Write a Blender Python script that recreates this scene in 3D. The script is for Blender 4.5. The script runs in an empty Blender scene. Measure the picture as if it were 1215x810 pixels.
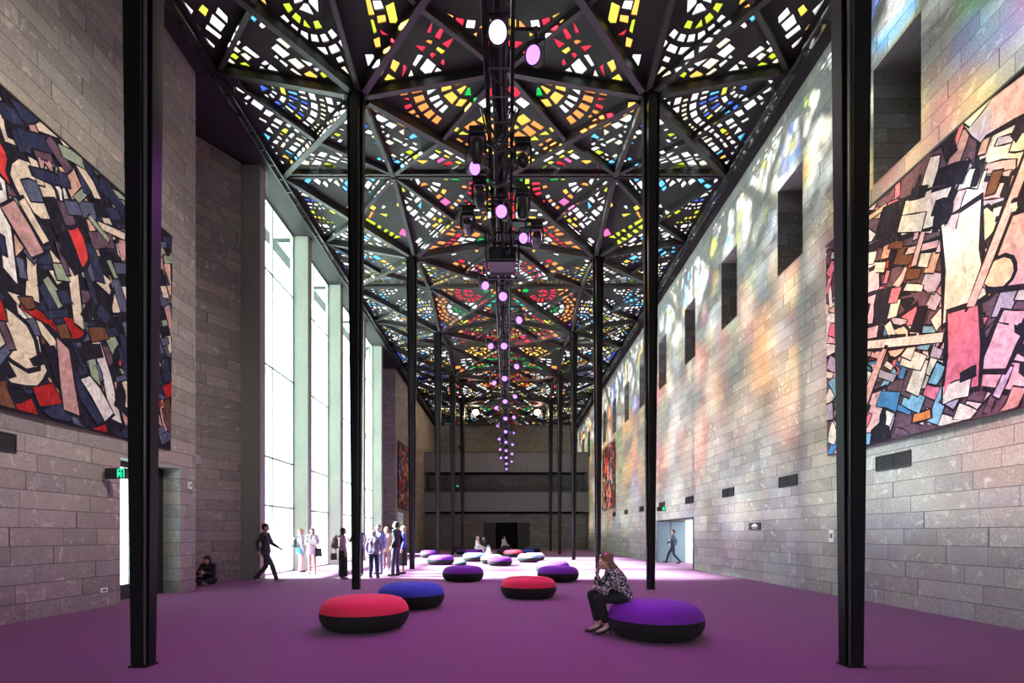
import bpy, bmesh, math, random
from mathutils import Vector, Matrix, geometry
R = math.radians
V = Vector
sc = bpy.context.scene
COL = sc.collection
CX, CZ, F, VX, HY = 0.11, 1.37, 590.0, 602.5, 634.0   # camera x, height, focal (px of 1215), vanishing point

def at(px, d):
    return (px - VX) * d / F + CX

# ------------------------------------------------------------------ mesh builder
class MB:
    def __init__(s):
        s.v = []; s.f = []; s.m = []
    def face(s, pts, mi=0):
        n = len(s.v); s.v += [tuple(p) for p in pts]; s.f.append(list(range(n, n + len(pts)))); s.m.append(mi)
    def box(s, x0, x1, y0, y1, z0, z1, mi=0):
        n = len(s.v)
        s.v += [(x0,y0,z0),(x1,y0,z0),(x1,y1,z0),(x0,y1,z0),(x0,y0,z1),(x1,y0,z1),(x1,y1,z1),(x0,y1,z1)]
        for q in ((0,3,2,1),(4,5,6,7),(0,1,5,4),(1,2,6,5),(2,3,7,6),(3,0,4,7)):
            s.f.append([n+i for i in q]); s.m.append(mi)
        return s
    def bar(s, p0, p1, w, h, up=V((0,0,1)), mi=0, w1=None, h1=None):
        p0 = V(p0); p1 = V(p1); d = (p1-p0).normalized()
        sx = d.cross(up)
        if sx.length < 1e-5: sx = d.cross(V((0,1,0)))
        sx.normalize(); sy = sx.cross(d).normalized()
        w1 = w if w1 is None else w1; h1 = h if h1 is None else h1
        n = len(s.v)
        for p, a, b in ((p0,w,h),(p1,w1,h1)):
            for i, j in ((-1,-1),(1,-1),(1,1),(-1,1)):
                s.v.append(tuple(p + sx*(i*a/2) + sy*(j*b/2)))
        for q in ((0,1,2,3),(7,6,5,4),(0,4,5,1),(1,5,6,2),(2,6,7,3),(3,7,4,0)):
            s.f.append([n+i for i in q]); s.m.append(mi)
        return s
    def tube(s, pts, r, n=8, mi=0, cap=True, radii=None):
        pts = [V(p) for p in pts]; rings = []
        up = V((0,0,1))
        for i, p in enumerate(pts):
            d = (pts[min(i+1,len(pts)-1)] - pts[max(i-1,0)]).normalized()
            a = d.cross(up)
            if a.length < 1e-3: a = d.cross(V((0,1,0)))
            a.normalize(); b = a.cross(d)
            rr = radii[i] if radii else r
            base = len(s.v)
            for k in range(n):
                t = 2*math.pi*k/n
                s.v.append(tuple(p + a*(math.cos(t)*rr) + b*(math.sin(t)*rr)))
            rings.append(base)
        for i in range(len(rings)-1):
            for k in range(n):
                s.f.append([rings[i]+k, rings[i]+(k+1)%n, rings[i+1]+(k+1)%n, rings[i+1]+k]); s.m.append(mi)
        if cap:
            s.f.append([rings[0]+k for k in range(n)][::-1]); s.m.append(mi)
            s.f.append([rings[-1]+k for k in range(n)]); s.m.append(mi)
        return s
    def lathe(s, prof, n=40, mi=0, close=True):
        rings = []
        for r, z in prof:
            if r < 1e-6:
                s.v.append((0,0,z)); rings.append((len(s.v)-1,1))
            else:
                b = len(s.v)
                for k in range(n):
                    t = 2*math.pi*k/n; s.v.append((r*math.cos(t), r*math.sin(t), z))
                rings.append((b,n))
        for (a,na),(b,nb) in zip(rings, rings[1:]):
            for k in range(n):
                k2 = (k+1)%n
                if na == 1: q = [a, b+k2, b+k][::-1]
                elif nb == 1: q = [a+k, a+k2, b]
                else: q = [a+k, a+k2, b+k2, b+k]
                s.f.append(q); s.m.append(mi)
        return s
    def prism(s, poly, d, mi=0, mi2=None):
        # polygon (3D pts) extruded by vector d
        poly = [V(p) for p in poly]; d = V(d); n = len(s.v); k = len(poly)
        s.v += [tuple(p) for p in poly] + [tuple(p+d) for p in poly]
        s.f.append([n+i for i in range(k)][::-1]); s.m.append(mi)
        s.f.append([n+k+i for i in range(k)]); s.m.append(mi if mi2 is None else mi2)
        for i in range(k):
            j = (i+1)%k; s.f.append([n+i, n+j, n+k+j, n+k+i]); s.m.append(mi)
        return s
    def build(s, name, mats, parent=None, smooth=False, bevel=0, weld=False, loc=None):
        me = bpy.data.meshes.new(name); me.from_pydata(s.v, [], s.f)
        mats = mats if isinstance(mats, (list, tuple)) else [mats]
        for m in mats: me.materials.append(m)
        me.polygons.foreach_set('material_index', s.m)
        if weld:
            bm = bmesh.new(); bm.from_mesh(me); bmesh.ops.remove_doubles(bm, verts=bm.verts, dist=1e-5)
            bmesh.ops.recalc_face_normals(bm, faces=bm.faces); bm.to_mesh(me); bm.free()
        if smooth: me.shade_smooth()
        o = bpy.data.objects.new(name, me); COL.objects.link(o)
        if parent: o.parent = parent
        if loc: o.location = loc
        if bevel:
            b = o.modifiers.new('bevel', 'BEVEL'); b.width = bevel; b.segments = 2; b.limit_method = 'ANGLE'
        me.update()
        return o

def tag(o, label, cat, group=None):
    o['label'] = label; o['category'] = cat
    if group: o['group'] = group
    return o
def struct(o):
    o['kind'] = 'structure'; return o
def empty(name, label, cat, loc=(0,0,0), rz=0, group=None):
    o = bpy.data.objects.new(name, None); COL.objects.link(o); o.empty_display_size = .1
    o.location = loc; o.rotation_euler = (0,0,rz)
    return tag(o, label, cat, group)
def copy_tree(o, parent=None):
    c = o.copy(); COL.objects.link(c)
    if parent: c.parent = parent
    for ch in list(o.children): copy_tree(ch, c)
    return c

# ------------------------------------------------------------------ materials
def nodes(name):
    m = bpy.data.materials.new(name); m.use_nodes = True
    nt = m.node_tree; nt.nodes.clear()
    out = nt.nodes.new('ShaderNodeOutputMaterial')
    return m, nt, out
def N(nt, t, **k):
    n = nt.nodes.new(t)
    for a, b in k.items():
        if a.startswith('i_'): n.inputs[a[2:]].default_value = b
        elif a[0] == '_' : n.inputs[int(a[1:])].default_value = b
        else: setattr(n, a, b)
    return n
def L(nt, a, b): nt.links.new(a, b)
def math_n(nt, op, a, b=None, c=None):
    n = N(nt, 'ShaderNodeMath', operation=op)
    for i, x in enumerate((a,b,c)):
        if x is None: continue
        if isinstance(x, (int,float)): n.inputs[i].default_value = x
        else: L(nt, x, n.inputs[i])
    return n.outputs[0]
def mixc(nt, f, a, b, blend='MIX'):
    n = N(nt, 'ShaderNodeMix', data_type='RGBA', blend_type=blend)
    for i, x in ((0,f),(6,a),(7,b)):
        if isinstance(x, (int,float)): n.inputs[i].default_value = x
        elif isinstance(x, tuple): n.inputs[i].default_value = x if len(x)==4 else x+(1,)
        else: L(nt, x, n.inputs[i])
    return n.outputs[2]
def plain(name, c, rough=.6, metal=0, var=.12, scale=30, spec=.5, emit=None, estr=0, bump=0):
    m, nt, out = nodes(name)
    b = N(nt, 'ShaderNodeBsdfPrincipled', i_Roughness=rough, i_Metallic=metal)
    b.inputs['Specular IOR Level'].default_value = spec
    tc = N(nt, 'ShaderNodeTexCoord')
    ns = N(nt, 'ShaderNodeTexNoise', i_Scale=scale, i_Detail=3.0)
    L(nt, tc.outputs['Object'], ns.inputs['Vector'])
    dk = tuple(x*(1-var) for x in c); lt = tuple(min(1,x*(1+var)) for x in c)
    L(nt, mixc(nt, ns.outputs[0], dk, lt), b.inputs['Base Color'])
    if bump:
        bp = N(nt, 'ShaderNodeBump', i_Strength=bump, i_Distance=.01); L(nt, ns.outputs[0], bp.inputs['Height']); L(nt, bp.outputs[0], b.inputs['Normal'])
    if emit:
        b.inputs['Emission Color'].default_value = emit+(1,); b.inputs['Emission Strength'].default_value = estr
    L(nt, b.outputs[0], out.inputs[0])
    return m
def emitter(name, c, s):
    m, nt, out = nodes(name)
    e = N(nt, 'ShaderNodeEmission', i_Color=c+(1,), i_Strength=s); L(nt, e.outputs[0], out.inputs[0]); return m
def glass(name, c, gloss=.06, rough=.05):
    m, nt, out = nodes(name)
    t = N(nt, 'ShaderNodeBsdfTransparent', i_Color=c+(1,)); g = N(nt, 'ShaderNodeBsdfGlossy', i_Roughness=rough)
    mx = N(nt, 'ShaderNodeMixShader', _0=gloss); L(nt, t.outputs[0], mx.inputs[1]); L(nt, g.outputs[0], mx.inputs[2]); L(nt, mx.outputs[0], out.inputs[0])
    return m

def stone(name, ux, uy, tint=(1,1,1), bh=.30, bw=.95, base=.17):
    """coursed stone blocks; u runs along (ux,uy) in plan, v is up"""
    m, nt, out = nodes(name)
    tc = N(nt, 'ShaderNodeTexCoord'); sp = N(nt, 'ShaderNodeSeparateXYZ'); L(nt, tc.outputs['Object'], sp.inputs[0])
    u = math_n(nt, 'ADD', math_n(nt, 'MULTIPLY', sp.outputs[0], ux), math_n(nt, 'MULTIPLY', sp.outputs[1], uy))
    vz = math_n(nt, 'DIVIDE', math_n(nt, 'ADD', sp.outputs[2], .02), bh)
    row = math_n(nt, 'FLOOR', vz); fv = math_n(nt, 'SUBTRACT', vz, row)
    wr = N(nt, 'ShaderNodeTexWhiteNoise', noise_dimensions='1D'); L(nt, row, wr.inputs['W'])
    uu = math_n(nt, 'ADD', math_n(nt, 'DIVIDE', u, bw), math_n(nt, 'MULTIPLY', wr.outputs['Value'], 5.0))
    sn = math_n(nt, 'MULTIPLY', math_n(nt, 'SINE', math_n(nt, 'ADD', math_n(nt, 'MULTIPLY', uu, 2.7), math_n(nt, 'MULTIPLY', row, 1.7))), .22)
    uu = math_n(nt, 'ADD', uu, sn)
    bid = math_n(nt, 'FLOOR', uu); fu = math_n(nt, 'SUBTRACT', uu, bid)
    cv = N(nt, 'ShaderNodeCombineXYZ'); L(nt, bid, cv.inputs[0]); L(nt, row, cv.inputs[1])
    wn = N(nt, 'ShaderNodeTexWhiteNoise', noise_dimensions='3D'); L(nt, cv.outputs[0], wn.inputs['Vector'])
    # joints
    ju = math_n(nt, 'MULTIPLY', math_n(nt, 'MINIMUM', fu, math_n(nt, 'SUBTRACT', 1.0, fu)), bw)
    jv = math_n(nt, 'MULTIPLY', math_n(nt, 'MINIMUM', fv, math_n(nt, 'SUBTRACT', 1.0, fv)), bh)
    jm = math_n(nt, 'MINIMUM', ju, jv)
    joint = N(nt, 'ShaderNodeMapRange', i_1=.003) if False else N(nt, 'ShaderNodeMapRange')
    joint.inputs[1].default_value = .003; joint.inputs[2].default_value = .008
    L(nt, jm, joint.inputs[0])
    # colour
    rp = N(nt, 'ShaderNodeValToRGB'); L(nt, wn.outputs['Value'], rp.inputs[0])
    e = rp.color_ramp.elements
    def tc3(k, c): return (base*k*c[0]*tint[0], base*k*c[1]*tint[1], base*k*c[2]*tint[2], 1)
    e[0].position = 0; e[0].color = tc3(.72,(1,.98,.97)); e[1].position = 1; e[1].color = tc3(1.3,(1,.99,.97))
    for p, k, c in ((.3,.92,(1.04,.95,.86)),(.55,1.05,(.95,1,1.02)),(.8,1.15,(1.08,.96,.84))):
        q = e.new(p); q.color = tc3(k, c)
    n1 = N(nt, 'ShaderNodeTexNoise', i_Scale=2.2, i_Detail=6.0, i_Roughness=.65)
    n2 = N(nt, 'ShaderNodeTexNoise', i_Scale=38.0, i_Detail=4.0)
    n3 = N(nt, 'ShaderNodeTexNoise', i_Scale=3.1, i_Detail=5.0, i_Roughness=.7, i_Distortion=1.2)
    sh = N(nt, 'ShaderNodeVectorMath', operation='ADD'); L(nt, tc.outputs['Object'], sh.inputs[0]); L(nt, wn.outputs['Color'], sh.inputs[1])
    sm = N(nt, 'ShaderNodeVectorMath', operation='MULTIPLY_ADD'); L(nt, wn.outputs['Color'], sm.inputs[0]); sm.inputs[1].default_value = (9,9,9); L(nt, tc.outputs['Object'], sm.inputs[2])
    for n in (n1, n2, n3): L(nt, sm.outputs[0], n.inputs['Vector'])
    c = mixc(nt, .35, rp.outputs[0], mixc(nt, n1.outputs[0], (base*.35,)*3, (base*1.6,)*3), 'MIX')
    mr = N(nt, 'ShaderNodeMapRange'); mr.inputs[1].default_value = .35; mr.inputs[2].default_value = .7; mr.inputs[3].default_value = .8; mr.inputs[4].default_value = 1.2
    L(nt, n2.outputs[0], mr.inputs[0])
    vm = N(nt, 'ShaderNodeVectorMath', operation='SCALE'); L(nt, c, vm.inputs[0]); L(nt, mr.outputs[0], vm.inputs['Scale'])
    # pale flecks and veins
    fl = N(nt, 'ShaderNodeMapRange'); fl.inputs[1].default_value = .57; fl.inputs[2].default_value = .70; fl.inputs[4].default_value = .6
    L(nt, n3.outputs[0], fl.inputs[0])
    c = mixc(nt, fl.outputs[0], vm.outputs[0], tuple(min(1,base*2.3*t) for t in tint))
    c = mixc(nt, joint.outputs[0], (base*.25,)*3, c)
    b = N(nt, 'ShaderNodeBsdfPrincipled', i_Roughness=.75); b.inputs['Specular IOR Level'].default_value = .3
    L(nt, c, b.inputs['Base Color'])
    bp = N(nt, 'ShaderNodeBump', i_Strength=.5, i_Distance=.01)
    L(nt, math_n(nt, 'ADD', joint.outputs[0], math_n(nt, 'MULTIPLY', n2.outputs[0], .25)), bp.inputs['Height']); L(nt, bp.outputs[0], b.inputs['Normal'])
    L(nt, b.outputs[0], out.inputs[0])
    return m

M = {}
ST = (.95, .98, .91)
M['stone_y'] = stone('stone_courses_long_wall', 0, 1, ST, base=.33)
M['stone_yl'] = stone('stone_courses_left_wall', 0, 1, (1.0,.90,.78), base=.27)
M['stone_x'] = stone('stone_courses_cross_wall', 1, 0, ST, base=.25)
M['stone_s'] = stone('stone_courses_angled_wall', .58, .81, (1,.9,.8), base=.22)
M['concrete'] = plain('fair_faced_concrete', (.26,.26,.235), .8, var=.12, scale=6, bump=.1)
M['black'] = plain('black_painted_steel', (.006,.006,.007), .42, var=.2, spec=.25)
M['rib'] = plain('dark_grey_rib_steel', (.030,.030,.030), .5, var=.2)
M['matrix'] = plain('dark_grey_panel_cement', (.026,.028,.026), .9, var=.25, scale=9, bump=.2)
M['soffit'] = plain('matt_black_soffit', (.012,.012,.013), .9)
M['steel'] = plain('grey_painted_steel', (.09,.09,.10), .4)
M['truss'] = plain('black_truss_tube', (.025,.025,.028), .35, metal=.6)
M['parapet'] = plain('dark_grey_parapet_panel', (.17,.18,.19), .4, var=.15, scale=3)
M['dark_wood'] = plain('dark_stained_wood', (.03,.025,.022), .5)
M['frame'] = plain('pale_window_frame', (.42,.47,.44), .4, metal=.2)
M['winglass'] = glass('pale_green_window_glass', (.85,.96,.91), .05)
M['doorglass'] = glass('clear_door_glass', (.8,.9,.9), .06)
M['darkglass'] = plain('dark_closed_window', (.02,.02,.022), .2)
M['ground'] = plain('pale_paving', (.55,.56,.54), .9, scale=2)
M['plastic_white'] = plain('white_plastic', (.75,.75,.74), .4)
M['plastic_black'] = plain('black_plastic', (.015,.015,.016), .4)
M['exit_green'] = emitter('lit_exit_green', (.02,.75,.28), 1.6)
M['lens_purple'] = emitter('lit_purple_lens', (.40,.17,1.0), 2.3)
M['lens_white'] = emitter('lit_pale_violet_lens', (.8,.6,1.0), 4)
M['lens_warm'] = emitter('lit_warm_lens', (1.0,.80,.52), 40)
M['bluegrey'] = plain('blue_grey_door_panel', (.15,.23,.29), .35, var=.08, scale=2)
M['pouf_black'] = plain('black_pouf_fabric', (.010,.010,.011), .9, var=.3, scale=200)

# carpet
def carpet():
    m, nt, out = nodes('purple_carpet')
    tc = N(nt, 'ShaderNodeTexCoord')
    n1 = N(nt, 'ShaderNodeTexNoise', i_Scale=1.1, i_Detail=4.0); n2 = N(nt, 'ShaderNodeTexNoise', i_Scale=32.0, i_Detail=8.0, i_Roughness=.8); n3 = N(nt, 'ShaderNodeTexNoise', i_Scale=14.0, i_Detail=5.0)
    for n in (n1,n2,n3): L(nt, tc.outputs['Object'], n.inputs['Vector'])
    c = mixc(nt, n2.outputs[0], (.03,.005,.022), (.31,.085,.225))
    c = mixc(nt, math_n(nt,'MULTIPLY', n1.outputs[0], .4), c, (.17,.035,.115))
    c = mixc(nt, math_n(nt,'MULTIPLY', n3.outputs[0], .35), c, (.10,.022,.075))
    b = N(nt, 'ShaderNodeBsdfPrincipled', i_Roughness=.95); b.inputs['Specular IOR Level'].default_value = .15
    b.inputs['Sheen Weight'].default_value = .35; b.inputs['Sheen Roughness'].default_value = .5; b.inputs['Sheen Tint'].default_value = (.9,.6,.9,1)
    L(nt, c, b.inputs['Base Color'])
    bp = N(nt, 'ShaderNodeBump', i_Strength=.6, i_Distance=.012); L(nt, n2.outputs[0], bp.inputs['Height']); L(nt, bp.outputs[0], b.inputs['Normal'])
    L(nt, b.outputs[0], out.inputs[0]); return m
M['carpet'] = carpet()

# ------------------------------------------------------------------ setting
Y0, YB, YE = -5.0, 45.35, 52.65     # rear wall, balcony front, far wall
XR, XL = 7.5, -7.55
TOP = 13.45

def wall_holes(name, fixed, thick, axis, u0, u1, z0, z1, holes, mats, flip):
    """wall in the plane x=fixed (axis 'x') or y=fixed (axis 'y'), holes = (ua,ub,za,zb); reveals use mats[1]"""
    mb = MB()
    us = sorted({u0,u1,*[h[0] for h in holes],*[h[1] for h in holes]}); zs = sorted({z0,z1,*[h[2] for h in holes],*[h[3] for h in holes]})
    def P(u, z, t):
        return (fixed + t, u, z) if axis == 'x' else (u, fixed + t, z)
    for i in range(len(us)-1):
        for j in range(len(zs)-1):
            uc = (us[i]+us[i+1])/2; zc = (zs[j]+zs[j+1])/2
            if any(h[0] < uc < h[1] and h[2] < zc < h[3] for h in holes): continue
            q = [(us[i],zs[j]),(us[i+1],zs[j]),(us[i+1],zs[j+1]),(us[i],zs[j+1])]
            mb.face([P(a,b,0) for a,b in q], 0); mb.face([P(a,b,thick) for a,b in q][::-1], 0)
    for a,b,c,d in holes:
        for (p,q,mi) in (((a,c),(a,d),1),((b,c),(b,d),1),((a,d),(b,d),1),((a,c),(b,c),1)):
            if p[1] <= z0 and q[1] <= z0: continue
            mb.face([P(*p,0),P(*q,0),P(*q,thick),P(*p,thick)], mi)
    for (p,q) in (((u0,z0),(u0,z1)),((u1,z0),(u1,z1)),((u0,z1),(u1,z1))):
        mb.face([P(*p,0),P(*q,0),P(*q,thick),P(*p,thick)], 1)
    return struct(mb.build(name, mats, weld=True))

struct(MB().box(-9.4, 9.0, Y0, YE+.3, -.2, 0).build('floor', M['carpet']))
struct(MB().box(-60, -8.15, -30, 90, -.25, -.03).build('ground', M['ground']))
struct(MB().box(8.9, 60, 5, 60, -.25, -.02).build('ground', M['ground']))

# right wall with deep niches and a doorway
NW = [8.89 + 3.57*k for k in range(-1, 12)]
holes_r = [(d, d+1.16, 8.42, 10.74) for d in NW if d+1.2 < 51] + [(19.75, 24.7, 0, 2.06)]
wall_holes('wall_right', XR, 1.45, 'x', Y0, YE, 0, TOP, holes_r, [M['stone_y'], M['stone_x']], False)
for i, d in enumerate([d for d in NW if d+1.2 < 51]):
    mb = MB().box(XR+1.25, XR+1.29, d+.06, d+1.10, 8.48, 10.68)
    w = struct(mb.build('window_%d' % (i+1), M['darkglass']))
    f = MB()
    for b in ((d+.001,d+.06,8.421,10.739),(d+1.10,d+1.159,8.421,10.739),(d+.06,d+1.10,8.421,8.48),(d+.06,d+1.10,10.68,10.739)):
        f.box(XR+1.22, XR+1.32, b[0], b[1], b[2], b[3])
    f.build('window_frame', M['plastic_black'], w)
# doorway right: frame, far panels
mb = MB()
mb.box(XR-.03, XR+.08, 19.75, 19.80, 0, 2.06).box(XR-.03, XR+.08, 19.8, 24.66, 2.01, 2.055)
struct(mb.build('trim_1', M['plastic_black']))
dr = struct(MB().box(XR+.02, XR+.66, 24.60, 24.66, .02, 2.0).build('door_1', M['bluegrey']))
MB().box(XR+.56, XR+.60, 24.54, 24.60, .85, 1.15).build('door_handle', M['plastic_white'], dr)
dr2 = struct(MB().box(XR+.69, XR+1.40, 24.60, 24.66, .02, 2.0).build('door_2', M['bluegrey']))
MB().box(XR+.74, XR+.78, 24.54, 24.60, .85, 1.15).build('door_handle', M['plastic_white'], dr2)

# left wall near with door, return, angled wall
wall_holes('wall_left', XL, -.55, 'x', Y0, 12.2, 0, TOP, [(9.83, 11.63, 0, 2.9)], [M['stone_yl'], M['stone_x']], True)
struct(MB().box(-8.95, XL-.56, 12.2-.35, 12.2, 0, 12.9).build('wall_return', M['stone_x']))
struct(MB().box(-9.2, -8.9, 12.2, 13.9, 0, 12.9).build('wall_recess', M['stone_yl']))
mb = MB(); mb.prism([(-8.95,13.75,0),(-8.0,15.12,0),(-8.25,15.3,0),(-9.2,13.9,0)], (0,0,12.9))
struct(mb.build('wall_angled', M['stone_s'], weld=True))
# left wall beyond the windows
mb = MB(); mb.prism([(-8.0,30.2,0),(-8.95,31.6,0),(-9.2,31.4,0),(-8.25,30.05,0)], (0,0,12.9))
struct(mb.build('wall_angled_far', M['stone_s'], weld=True))
struct(MB().box(-9.2, -8.9, 31.5, 33.95, 0, 12.9).build('wall_recess_far', M['stone_yl']))
wall_holes('wall_left_far', XL, -1.45, 'x', 33.9, YE, 0, TOP, [(34.6, 36.4, 0, 2.9)], [M['stone_yl'], M['stone_x']], True)
# doors in the left wall
def glass_door(name, x, a, b, dark_from):
    d = struct(MB().box(x-.02, x+.02, a+.08, dark_from-.05, .32, 2.78).build(name, M['doorglass']))
    mb = MB()
    mb.box(x-.05,x+.05,a+.001,a+.08,0,2.85).box(x-.05,x+.05,dark_from-.05,dark_from+.05,0,2.85).box(x-.05,x+.05,a+.08,dark_from-.05,0.01,.32).box(x-.05,x+.05,a+.08,b,2.78,2.9)
    mb.build('door_frame', M['plastic_black'], d)
    MB().box(x-.04,x+.04,dark_from+.05,b-.001,0.01,2.78).build('door_panel', M['plastic_black'], d)
    mb = MB(); mb.tube([(x+.09,dark_from-.12,.9),(x+.09,dark_from-.12,1.5)], .015); mb.box(x+.05,x+.09,dark_from-.13,dark_from-.11,.95,.98).box(x+.05,x+.09,dark_from-.13,dark_from-.11,1.42,1.45)
    mb.build('door_handle', M['steel'], d)
glass_door('door_3', -7.99, 9.83, 11.63, 11.15)
glass_door('door_4', -8.2, 34.6, 36.4, 36.2)

struct(MB().box(-13.5,-8.16,8.2,13.4,3.25,3.5).build('sun_block_canopy', M['concrete']))  # added unseen slab outside, keeps direct sun off the left door
# rear wall behind the camera (added unglazed opening, sized for sky fill), far wall
wall_holes('wall_rear', Y0, -.4, 'y', -9.0, 9.0, 0, TOP, [(-4,4,0,3.0)], [M['stone_x'], M['stone_y']], True)
wall_holes('wall_far', YE, .4, 'y', -9.0, 9.0, 0, TOP, [], [M['stone_x'], M['stone_y']], True)
# ground floor wall under the balconies
wall_holes('wall_balcony', 46.3, .3, 'y', XL+.01, XR-.01, 0, 3.3, [(-1.05,1.05,0,2.5)], [M['stone_x'], M['dark_wood']], True)
for nm, s in (('door_5',-1),('door_6',1)):
    d = struct(MB().box(min(s*1.1,s*2.15), max(s*1.1,s*2.15), 46.2, 46.26, .02, 2.5).build(nm, M['dark_wood']))
    MB().box(s*2.0-.03, s*2.0+.03, 46.12, 46.2, .95, 1.25).build('door_handle', M['steel'], d)
struct(MB().box(-1.6,1.6,48.2,48.3,0,3.0).build('wall_lobby', M['soffit']))

# balconies
def balcony(nm, label, z0, z1, zslab):
    e = empty(nm, label, 'balcony', (0, YB, zslab))
    dz = -zslab; dy = -YB
    n = 8; w = (XR-XL-.02)/n
    for k in range(n):
        x0 = XL+.01+k*w
        MB().box(x0+.008, x0+w-.008, 0, .06, z0-zslab, z1-zslab).build('parapet_panel', M['parapet'], e, bevel=.006)
    MB().box(XL+.01, XR-.01, .06, 7.28, z0-zslab+.15, z0-zslab+.40).build('slab', M['soffit'], e)
    MB().box(XL+.01, XR-.01, -.03, .09, z1-zslab+.002, z1-zslab+.04).build('handrail', M['steel'], e)
    mb = MB()
    for k in range(n+1):
        x0 = min(max(XL+.01+k*w, XL+.06), XR-.06); mb.box(x0-.03, x0+.03, .07, .12, z0-zslab+.4, z1-zslab)
    mb.build('post', M['steel'], e)
balcony('balcony', 'upper grey panelled balcony across the far end of the hall', 7.06, 8.86, 7.06)
balcony('balcony', 'lower grey panelled balcony above the dark doors at the far end', 3.46, 5.24, 3.46)
struct(MB().box(XL+.01, XR-.01, 48.6, 48.8, 3.86, 7.2).build('wall_gallery', M['stone_x']))

# window blades and glazing
for d in (15.35, 19.0, 22.65, 26.3, 29.95):
    struct(MB().box(-8.12, -7.45, d-.17, d+.17, 0, 12.9).build('pillar', M['concrete'], bevel=.01))
TR = [0.03, 2.35, 4.0, 7.1, 10.3, 12.62]
bays = [(15.52,18.83),(19.17,22.48),(22.82,26.13),(26.47,29.78)]
for i,(a,b) in enumerate(bays):
    w = struct(MB().box(-8.06, -8.04, a+.06, b-.06, .08, 12.6).build('window_%d' % (20+i), M['winglass']))
    fr = MB()
    for y in (a+.03, (a+b)/2, b-.03): fr.box(-8.10, -8.0, y-.03, y+.03, 0, 12.65)
    fr.build('mullion', M['frame'], w)
    fr = MB()
    for z in TR: fr.box(-8.10, -8.0, a, b, z-.035, z+.035)
    fr.build('transom', M['frame'], w)
    fr = MB()
    for z in TR[1:-1]:
        for y in (a+.5, b-.5): fr.bar((-8.0, y, z), (-7.62, y-.02, z-.28), .03, .03)
    # outer sun fins
    of = MB()
    for z in TR[1:]: of.box(-8.75, -8.12, a, b, z-.02, z+.02)
    of.build('sun_shelf', M['frame'], w)
# black soffits & edge beams
def beam(name, p0, p1, w, h, mat): return struct(MB().bar(p0, p1, w, h).build(name, mat))
struct(MB().box(-9.2, -7.2, 12.2, 33.9, 12.66, 12.95).build('ceiling_soffit', M['soffit']))
struct(MB().box(-7.56, -7.2, Y0, YE, 12.951, 13.4).build('beam_left', M['soffit']))
struct(MB().box(-7.53, -7.16, Y0, 12.18, 12.66, 12.94).build('beam_left_lower', M['soffit']))
struct(MB().box(-7.53, -7.16, 33.92, YE, 12.66, 12.94).build('beam_left_lower_far', M['soffit']))
struct(MB().box(7.18, 7.49, Y0, YE, 12.64, 13.4).build('beam_right', M['soffit']))
struct(MB().box(-7.55, 7.5, Y0, 1.5, 13.2, 13.4).build('ceiling_rear', M['soffit']))
# cable tray along the wall heads
for s, nm in ((1,'cable_tray'),(-1,'cable_tray')):
    x = s*7.05
    e = empty(nm, 'black cable tray running under the ceiling edge along the %s wall' % ('right' if s>0 else 'left'), 'cable tray', (x, 0, 12.6))
    for dx in (-.09,.09): MB().bar((dx,Y0,0),(dx,YE-.1,0),.025,.05).build('rail', M['truss'], e)
    mb = MB()
    for k in range(int((YE-Y0)/.6)): mb.box(-.09,.09,Y0+.3+k*.6,Y0+.33+k*.6,-.02,0)
    st = mb.build('rung', M['truss'], e); st['kind'] = 'stuff'
    mb = MB(); rr = random.Random(5)
    for k in range(3):
        pts = [(rr.uniform(-.06,.06), Y0+.3+j*1.2, .02+rr.uniform(0,.03)) for j in range(46)]
        mb.tube(pts, .012, 5)
    mb.build('cable', M['plastic_black'], e)
    mb = MB()
    for k in range(16): mb.bar((0,Y0+1+k*3.4,0),(0,Y0+1+k*3.4,.6 if s<0 else .55),.02,.02)
    mb.build('hanger', M['truss'], e)

# ------------------------------------------------------------------ stained glass ceiling
G = .36
GC = {'white':(1,1,.97),'cream':(1,.9,.55),'yellow':(.9,.75,.07),'lime':(.50,.62,.03),'amber':(1,.50,.08),'orange':(1,.28,.06),
      'red':(.75,.025,.05),'pink':(.85,.13,.36),'purple':(.26,.06,.65),'blue':(.06,.14,.78),'sky':(.12,.5,.95),'green':(.01,.42,.07),'teal':(.03,.48,.38)}
GN = list(GC)
GM = [glass('stained_glass_'+k, tuple(c*G for c in GC[k]), .03, .2) for k in GN]
PAL = {
 'edge': ['white']*8+['blue']*3+['sky','lime','yellow','cream'],
 'white': ['white']*9+['cream','sky','amber','lime'],
 'jewel': ['white']*4+['green']*2+['orange']*3+['red','red','amber','amber','yellow','lime','pink'],
 'warm': ['amber']*3+['orange']*3+['red']*4+['yellow']*2+['white']*4+['pink','cream','lime'],
 'violet': ['purple']*2+['pink','teal','blue','orange','orange','white','white','red','green'],
 'green': ['green']*3+['lime']*2+['pink','white','white','white','yellow','orange'],
}
def clip(poly, tri):
    for i in range(3):
        a = tri[i]; b = tri[(i+1)%3]; e = b-a; out = []
        def side(p): return e.x*(p.y-a.y) - e.y*(p.x-a.x)
        for k in range(len(poly)):
            p = poly[k]; q = poly[(k+1)%len(poly)]; sp = side(p); sq = side(q)
            if sp >= 0: out.append(p)
            if sp*sq < 0: out.append(p + (q-p)*(sp/(sp-sq)))
        poly = out
        if len(poly) < 3: return []
    return poly
def area(p): return abs(sum(p[i].x*p[(i+1)%len(p)].y - p[(i+1)%len(p)].x*p[i].y for i in range(len(p))))/2
def inside(p, poly):
    c = False; n = len(poly)
    for i in range(n):
        a = poly[i]; b = poly[i-1]
        if (a.y > p.y) != (b.y > p.y) and p.x < (b.x-a.x)*(p.y-a.y)/(b.y-a.y)+a.x: c = not c
    return c
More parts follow.
